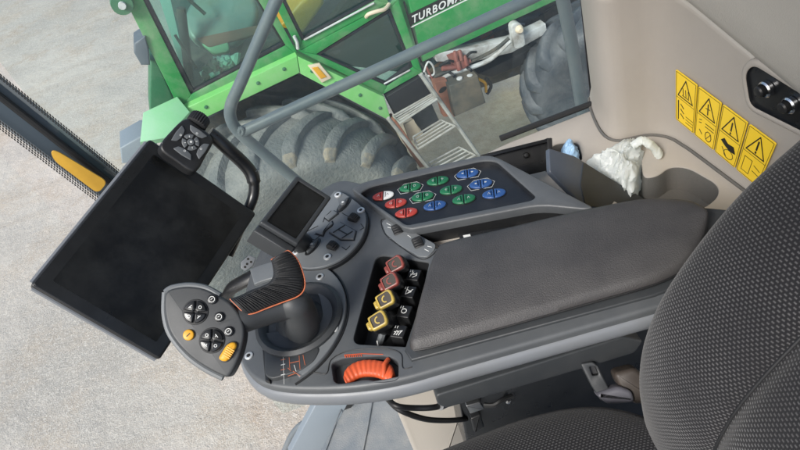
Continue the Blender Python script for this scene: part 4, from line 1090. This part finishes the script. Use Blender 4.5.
# belt buckle
bu = thing('belt_buckle', 'brown grey seat belt buckle and latch wedged beside the backrest', 'belt buckle', aty(620, 400, .44))
KF2 = Frame(aty(615, 385, .46), (-.1, -.7, .7))
b = MB(); b.slab(KF2, rnd(KF2.q([(579, 362), (592, 360), (597, 366), (606, 384), (612, 396), (600, 400), (590, 384)]), .004), .012, .012, .002, 'console_dark', holes=[(rnd(KF2.q([(588, 365), (594, 365), (597, 373), (591, 374)]), .002), .008, 'black')]); b.build('latch_plate', bu)
b = MB(); b.slab(KF2, rnd(KF2.q([(592, 391), (616, 383), (629, 388), (632, 399), (606, 402)]), .006), .02, .02, .006, 'beltgrey'); b.build('tongue', bu)
b = MB(); b.slab(KF2, rnd(KF2.q([(612, 372), (634, 366), (644, 376), (656, 398), (634, 404), (618, 386)]), .008), .01, .03, .006, 'belt'); b.build('buckle_body', bu)
# cables
def cable(pts, label):
    b = MB(); b.tube(catmull([aty(x, y, d) for x, y, d in pts], 8), .0042, 'cable', 10)
    return tag(b.build('cable'), label, 'cable', 'cables hanging under the armrest')
c1 = cable([(380, 388, .56), (388, 399, .52), (397, 406, .50), (415, 408, .50), (436, 407, .50), (452, 401, .52)], 'thin black cable ending in a crimped plug under the armrest')
cable([(382, 386, .57), (390, 401, .53), (402, 411, .51), (425, 419, .51), (448, 420.5, .52), (466, 419, .54)], 'lower looping black cable running into the seat base')
b = MB(); b.tube([aty(440, 406, .50), aty(453, 400, .515)], .0062, 'steel', 10); b.build('plug', c1)

# ------------------------------------------------------------------ driver seat
seat = thing('driver_seat', 'charcoal fabric driver seat with pale stitched dots', 'seat', V((.2, 0, ZC-1.0)))
prof = [V((.30, 0, -.98)), V((.245, 0, -.90)), V((.215, 0, -.82)), V((.205, 0, -.74)), V((.204, 0, -.69)), V((.210, 0, -.635)), V((.228, 0, -.575)), V((.262, 0, -.515)), V((.305, 0, -.460)), V((.362, 0, -.415)), V((.45, 0, -.355)), V((.56, 0, -.29))]
pp = catmull(prof, 6)
sec = [(-.12, .36), (-.07, .385), (-.04, .397), (-.018, .400), (-.004, .394), (.006, .380), (.012, .355), (.014, .325), (.010, .295), (.002, .272), (-.006, .262), (-.003, .254), (.004, .24), (.010, .20), (.012, .1), (.012, 0), (.012, -.1), (.01, -.22), (.0, -.3)]
sp_ = catmull([V((a, c, 0)) for a, c in sec], 3)
rows = []; uvs = []; ds = 0
for i, p in enumerate(pp):
    t = (pp[min(len(pp)-1, i+1)]-pp[max(0, i-1)]).normalized(); nn = V((-t.z, 0, t.x))
    if i: ds += (pp[i]-pp[i-1]).length
    row = []; uv = []; dt = 0
    for j, s_ in enumerate(sp_):
        if j: dt += (sp_[j]-sp_[j-1]).length
        row.append(V((p.x, 0, p.z+ZC))+nn*s_.x+V((0, s_.y, 0))); uv.append((dt, ds))
    rows.append(row); uvs.append(uv)
b = MB(); b.grid(rows, uvs, 'cloth_seat'); bmesh.ops.recalc_face_normals(b.bm, faces=b.bm.faces)
br_ = b.build('backrest', seat, 70)
# piping in the bolster seam
js = min(range(len(sp_)), key=lambda j: abs(sp_[j].y-.262)+abs(sp_[j].x+.006))
b = MB(); b.tube([r[js] for r in rows], .0018, 'rubber', 8); b.build('seam', br_)
# cushion
zc_ = ZC-.775
cpx = [(-.30, -.3), (-.30, .40), (-.22, .435), (-.05, .445), (.06, .448), (.13, .440), (.18, .420), (.22, .385), (.26, .33), (.30, .2), (.30, -.3)]
co = ccw(rnd(cpx, .03, 4))
rings = [(inset(co, .35), .012), (inset(co, .075), .008), (inset(co, .06), .006), (inset(co, .035), 0), (inset(co, .018), -.007), (inset(co, .007), -.02), (inset(co, .001), -.036), (co, -.06), (inset(co, .01), -.12)]
rows = [[V((u, v, zc_+h)) for u, v in p+[p[0]]] for p, h in rings[1:]]
uvs = []
for k_, (p, h) in enumerate(rings[1:]):
    e = max(0, k_-2)
    uvs.append([(u, v) for u, v in inset(co, (.075, .06, .033, .012, -.006, -.022, -.046, -.106)[k_])+[inset(co, (.075, .06, .033, .012, -.006, -.022, -.046, -.106)[k_])[0]]])
b = MB(); b.grid(rows, uvs, 'cloth_seat')
vs = [v for v in b.bm.verts][:len(rows[0])-1]
f = b.face(vs, b.mi('cloth_seat'))
for l in f.loops: l[b.uv].uv = (l.vert.co.x, l.vert.co.y)
bmesh.ops.remove_doubles(b.bm, verts=b.bm.verts, dist=.0003); bmesh.ops.recalc_face_normals(b.bm, faces=b.bm.faces)
b.build('cushion', seat, 70)

# ------------------------------------------------------------------ touchscreen terminal
def quad(px_, d0):
    r = [ray(*c) for c in px_]
    A = Matrix((( r[1].x, -r[2].x, r[3].x), (r[1].y, -r[2].y, r[3].y), (r[1].z, -r[2].z, r[3].z)))
    d = A.inverted() @ (r[0]*d0)
    return [CAM+r[0]*d0] + [CAM+r[i+1]*d[i] for i in range(3)]
TQ = quad([(150, 138), (257, 213), (160, 360), (30, 285)], 1.0)      # TL, TR, BR, BL as seen
def qframe(Q):
    n = (Q[1]-Q[0]).cross(Q[3]-Q[0]); n = n if n.dot(CAM-Q[0]) > 0 else -n
    return Frame((Q[0]+Q[2])/2, n, Q[0]-Q[3])
T2 = qframe(TQ)
def q2(fr, P): return ((P-fr.P).dot(fr.eu), (P-fr.P).dot(fr.ev))
to = [q2(T2, p) for p in TQ]
ter = thing('touchscreen_terminal', 'large black touchscreen terminal tilted on a bracket in front of the armrest', 'terminal', TQ[2]+V((0, 0, -.02)))
b = MB(); b.slab(T2, rnd(to, .006), -.002, .020, .003, 'black'); b.slab(T2, inset(ccw(to), .012), -.021, .015, .004, 'black'); cas = b.build('casing', ter)
b = MB(); b.slab(T2, rnd(inset(ccw(to), .0025), .005), .0, .003, .0008, 'bezel'); bz = b.build('bezel', ter)
b = MB(); b.slab(T2, rnd(inset(ccw(to), .019), .002), .0004, .001, 0, 'screen'); b.build('screen', ter)
b = MB()
e0 = T2.w(*to[2], -.012); e1 = T2.w(*to[3], -.012); e2 = T2.w(*to[0], -.012)
b.tube([e0.lerp(e1, .02), e1.lerp(e0, .02)], .0042, 'trim', 8); b.tube([e1.lerp(e2, .02), e2.lerp(e1, .02)], .0042, 'trim', 8); b.build('lit_edge', ter)  # paler tubes put the light on the casing edges into the colour
b = MB()
bkc = T2.w(.03, -.01, -.04)
b.tube(catmull([bkc, aty(218, 300, .75), aty(232, 288, .73), aty(250, 278, .72), atz(268, 268, Zt-.01)], 6), .013, 'black', 12, flat=.7)
b.tube(catmull([T2.w(.05, -.06, -.035), aty(216, 318, .68), aty(236, 322, .66), atz(262, 318, Zt-.02)], 6), .010, 'black', 10)
b.slab(T2, ell((.02, -.01), .045, .045), -.03, .02, .004, 'black')
b.build('bracket', ter)
SPF = Frame(aty(247, 262, .74), V((.3, -.6, .7)))
b = MB(); b.slab(SPF, rnd(SPF.q([(241, 262), (249, 255), (256, 258), (253, 266), (246, 271), (241, 268)]), .002), 0, .004, .001, 'trim')
for x, y in ((248, 259), (251, 262), (247, 264), (245, 267)): b.slab(SPF, ell(SPF.q1(x, y), .0018, .0018, 0, 10), .0003, .0006, 0, 'ink')
b.build('connector_plate', ter)

# keypad on its bowed arm
KP = T2.off(.035)
kp = thing('remote_keypad', 'dark square keypad with silver ring buttons and knurled knob above the terminal', 'keypad', KP.px(190, 160))
ko = rnd(cat2(KP.q([(187, 118), (201, 127), (213.5, 139), (206, 156), (195, 171.5), (176, 161), (160.5, 147), (172, 130)]), 5), .002, 1)
b = MB(); b.slab(KP, ko, 0, .022, .004, 'black'); b.build('housing', kp)
kc = V(KP.q1(190.5, 142.5)); ka = V(KP.q1(200, 129))-kc; ka.normalize(); kb = V((-ka.y, ka.x))
def ring_seg(c, r0, r1, a0, a1, n=10):
    p = [(c.x+r1*math.cos(a0+(a1-a0)*k/n), c.y+r1*math.sin(a0+(a1-a0)*k/n)) for k in range(n+1)]
    return p+[(c.x+r0*math.cos(a1+(a0-a1)*k/n), c.y+r0*math.sin(a1+(a0-a1)*k/n)) for k in range(n+1)]
th = math.atan2(ka.y, ka.x)
for k in range(4):
    a = th+k*math.pi/2
    b = MB(); b.slab(KP, rnd(ring_seg(kc, .0066, .0132, a+math.pi/4-.62, a+math.pi/4+.62), .001, 2), .002, .003, .0008, 'key')
    d = V((math.cos(a+math.pi/4), math.sin(a+math.pi/4))); b.stroke(KP, [tuple(kc+d*.0078), tuple(kc+d*.0102)], .0008, .0024, 'white'); b.build('ring_key', kp)
    d = V((math.cos(a), math.sin(a))); e = V((-d.y, d.x)); o_ = kc
    pts = [o_+d*.0245+e*.0155, o_+d*.0258, o_+d*.0245-e*.0155, o_+d*.0168-e*.011, o_+d*.0150-e*.004, o_+d*.0150+e*.004, o_+d*.0168+e*.011]
    b = MB(); b.slab(KP, rnd([tuple(p) for p in pts], .0018, 3), .002, .003, .0009, 'key'); b.stroke(KP, ell(tuple(o_+d*.0178), .0014, .0014, 0, 8), .0006, .0024, 'white', .0004, True); b.build('corner_key', kp)
b = MB(); b.slab(KP, ell(tuple(kc), .0052, .0052), .003, .004, .001, 'key'); b.slab(KP, ell(tuple(kc), .0018, .0018), .0034, .0008, 0, 'white'); b.build('centre_key', kp)
b = MB(); P = KP.px(198, 121.5, -.008); D = (KP.px(203, 114, -.008)-KP.px(197, 123, -.008)).normalized()
b.lathe(P-D*.008, D, [(.012, 0), (.0155, .002), (.0155, .016), (.013, .019), (.001, .0195)], 'rubber', 96, ripple=lambda t: 1+.05*math.cos(24*t)); b.build('rotary_knob', kp, 50)
b = MB()
arm = catmull([KP.px(209, 133, -.014), KP.px(217, 139, -.016), KP.px(229, 150, -.02), KP.px(243, 163, -.03), KP.px(251, 173, -.035), KP.px(254, 184, -.04), KP.px(253, 197, -.05), KP.px(247, 212, -.06), KP.px(238, 232, -.075), KP.px(228, 255, -.09)], 6)
b.tube(arm, [.0105 if i < 30 else .0085 for i in range(len(arm))], 'blacksat', 14, flat=1.1); 
b.lathe(KP.px(253, 171.5, -.035), KP.px(256, 178, -.037)-KP.px(252, 170, -.033), [(.0110, -.0004), (.0110, .0006)], 'tube', 20)
b.build('arm', kp)

# small instrument monitor
MQ = quad([(297, 175), (332, 197), (298, 245), (260, 222)], .86)
M2 = qframe(MQ); mo = [q2(M2, p) for p in MQ]
mon = thing('small_monitor', 'small square dark monitor in grey housing at the console corner', 'monitor', MQ[2]+V((0, 0, -.03)))
b = MB()
b.slab(M2, rnd(mo, .003), 0, .012, .0025, 'console_dark', holes=[(rnd(inset(ccw(mo), .0065), .002), .003, 'screen')]); 
mm = [V(p) for p in mo]
b.slab(M2, rnd([tuple(mm[0].lerp(mm[2], .12)), tuple(mm[1].lerp(mm[3], .12)), tuple(mm[2].lerp(mm[0], .02)), tuple(mm[3].lerp(mm[1], .02))], .006), -.012, .028, .006, 'console_dark')
b.slab(M2, [tuple(mm[2]), tuple(mm[3]), tuple(mm[3]+(mm[3]-mm[0])*.13), tuple(mm[2]+(mm[2]-mm[1])*.13)], -.006, .03, .003, 'console_dark')
b.build('housing', mon)
b = MB(); b.slab(M2, rnd(inset(ccw(mo), .0072), .002), -.0022, .0006, 0, 'screen'); b.build('screen', mon)
b = MB(); b.tube([M2.w(.0, -.02, -.03), CF.px(306, 246, -.01)], .016, 'black', 14); b.build('stem', mon)

# ------------------------------------------------------------------ joystick
joy = thing('joystick', 'black multifunction joystick with ribbed orange edged grip and button paddle', 'joystick', bp+V((0, 0, .01)))
Hh = .105
JF = Frame(atz(250, 310, Zt+Hh), V((.20, -.55, .80)), V((0, 1, .5)))
# stalk + neck: one tapering body from the boot up and over to the paddle
b = MB()
st_p = catmull([CF.px(302, 326, .02), CF.px(302, 318, .045), JF.px(297, 305, -.02), JF.px(284, 305, -.022), JF.px(262, 312, -.018), JF.px(240, 320, -.012), JF.px(222, 328, -.012)], 8)
b.tube(st_p, [.0235-.0045*min(1, i/14)-.0035*max(0, (i-14)/34) for i in range(len(st_p))], 'console_dark', 20, flat=.95)
b.build('stalk', joy)
# ribbed palm grip: transverse ribs along a bent spine
gin = resample(catmull([JF.px(x, y, 0) for x, y in [(230, 299), (241, 295), (251, 290), (261, 286.5), (269, 282.5), (273, 276), (273, 269), (271, 260)]], 10), 190)
gout = resample(catmull([JF.px(x, y, 0) for x, y in [(245.5, 314.5), (254, 313.5), (268, 308), (284, 302), (297, 297), (303.5, 291), (305, 282), (302, 270), (297, 259), (288.5, 250.5)]], 10), 190)
b = MB(); b.pillow(gin, gout, JF.n, .010, .016, 'rubber', 36, .0009); b.build('palm_grip', joy, 80)
b = MB(); gl = [gin[0]]+gout+[gin[-1]]
b.tube(catmull([p+JF.n*.001 for p in resample(gl, 40)], 3), .0008, 'orange_line', 8); b.build('grip_piping', joy)
# paddle
PD = Frame(JF.px(205, 338, .0), V((.12, -.62, .78)), V((0, 1, .6)))
pdl = [(164, 293), (171, 288), (188, 285.5), (205, 288), (220, 296), (230, 302), (240, 314), (245.5, 330), (242, 350), (236, 366), (229, 378), (222, 376), (206, 368), (190, 357), (177, 344), (168, 330), (164, 312)]
b = MB(); po = ccw(rnd(PD.q(pdl), .012, 4)); b.slab(PD, po, 0, .024, .0032, 'console_dark', 4)
b.build('paddle', joy)
b = MB(); pe = PD.q([(164, 292), (163.5, 312), (167.5, 330), (177, 345), (190, 358.5), (206, 369.5), (222, 377.5)])
b.tube(catmull([PD.w(u, v, -.008) for u, v in pe], 6), .0045, 'panel_grey', 10, flat=1.4, up=PD.n); pe2 = PD.q([(164, 292), (171, 287.5), (188, 285), (205, 287.5), (219, 295)])
b.tube(catmull([PD.w(u, v, -.006) for u, v in pe2], 6), .0038, 'panel_grey', 10, flat=1.4, up=PD.n); b.build('lit_paddle_edge', joy)  # paler grey rim, window light on the paddle put into the colour
pr = (V(PD.q1(207.5, 312))-V(PD.q1(195.5, 312))).length
def pod(c, ic):
    b = MB(); C0 = V(PD.q1(*c))
    b.slab(PD, ell(tuple(C0), pr*1.08, pr*1.08, 0, 36), .0012, .002, .0006, 'rubber')
    b.build('pod_ring', joy)
    for k in range(4):
        a = th+.35+k*math.pi/2
        b = MB(); b.slab(PD, rnd(ring_seg(C0, pr*.14, pr*.95, a-.68, a+.68, 8), .0012, 2), .0042, .005, .0014, 'blacksat')
        d = V((math.cos(a), math.sin(a))); e = V((-d.y, d.x)); p = C0+d*pr*.58
        if (k+ic) % 2: b.stroke(PD, ell(tuple(p), .0016, .0016, 0, 8), .0006, .0046, 'white', .0004, True)
        else: b.stroke(PD, [tuple(p-e*.002), tuple(p+e*.002)], .0007, .0046, 'white'); b.stroke(PD, [tuple(p-d*.0018), tuple(p+e*.001)], .0006, .0047, 'white')
        b.build('pod_key', joy)
pod((195.5, 312), 0); pod((212, 340.5), 1)
for c in ((212.5, 299.5), (219.5, 317), (229, 331.5)):
    b = MB(); C0 = PD.q1(*c); b.slab(PD, ell(C0, pr*.42, pr*.42, 0, 24), .0032, .004, .0012, 'blacksat'); b.stroke(PD, ell(C0, pr*.24, pr*.24, 0, 10), .0006, .0036, 'white', .0004, True); b.stroke(PD, [(C0[0]-.001, C0[1]), (C0[0]+.001, C0[1]+.0008)], .0006, .0036, 'white'); b.build('round_key', joy)
b = MB(); C0 = PD.q1(189, 335); b.slab(PD, ell(C0, pr*.46, pr*.46, 0, 24), .0034, .004, .0014, 'gold'); b.stroke(PD, [(C0[0]-.002, C0[1]-.001), (C0[0]+.002, C0[1]+.001)], .001, .0038, 'ink'); b.build('amber_key', joy)
b = MB(); ro = PD.q([(219, 358), (222, 361), (227, 361.5), (231, 358), (237.5, 346), (236.5, 342.5), (232, 342), (227, 345)])
b.slab(PD, inset(ccw(rnd(ro, .003)), -.0012), .0012, .002, .0005, 'black'); ro = ccw(rnd(ro, .003)); b.slab(PD, ro, .0055, .007, .003, 'gold')
for k in range(5):
    t = .2+k*.15; a_ = V(PD.q1(223, 357)).lerp(V(PD.q1(231, 345)), t); d_ = (V(PD.q1(228, 362))-V(PD.q1(222, 358))).normalized()
    p0 = PD.w(*(a_+d_*-.001), .0052); p1 = PD.w(*(a_+d_*.008), .0052); b.tube([p0, p1], .0009, 'gold', 6)
b.build('amber_rocker', joy)

# ------------------------------------------------------------------ light, sky, camera
SUN_EL, SUN_AZ = R(44), R(226)      # azimuth measured from +Y towards +X
w = bpy.data.worlds.new('World'); sc.world = w; w.use_nodes = True; nt = w.node_tree
sky = nt.nodes.new('ShaderNodeTexSky'); sky.sky_type = 'NISHITA'; sky.sun_disc = False
sky.sun_elevation = SUN_EL; sky.sun_rotation = SUN_AZ; sky.dust_density = 3; sky.air_density = 1; sky.ozone_density = 1
bg = nt.nodes['Background']; bg.inputs['Strength'].default_value = .13
nt.links.new(sky.outputs[0], bg.inputs['Color'])
sl = bpy.data.lights.new('sun', 'SUN'); sl.energy = 2.6; sl.angle = R(16); sl.color = (1, .975, .94)
so_ = bpy.data.objects.new('sun', sl); COL.objects.link(so_)
sd = V((math.sin(SUN_AZ)*math.cos(SUN_EL), math.cos(SUN_AZ)*math.cos(SUN_EL), math.sin(SUN_EL)))
so_.rotation_euler = sd.to_track_quat('Z', 'Y').to_euler(); so_.location = (-6, -8, 14)
cam = bpy.data.cameras.new('camera'); cam.sensor_width = 36; cam.lens = FP/800*36; cam.clip_start = .02; cam.clip_end = 400
co_ = bpy.data.objects.new('camera', cam); COL.objects.link(co_)
mt = Matrix(((cR.x, cU.x, -cF.x, CAM.x), (cR.y, cU.y, -cF.y, CAM.y), (cR.z, cU.z, -cF.z, CAM.z), (0, 0, 0, 1)))
co_.matrix_world = mt; sc.camera = co_
sc.view_settings.view_transform = 'Standard'; sc.view_settings.look = 'None'; sc.view_settings.gamma = 1
sc.view_settings.exposure = 0.64
sc.cycles.max_bounces = 8; sc.cycles.transparent_max_bounces = 16
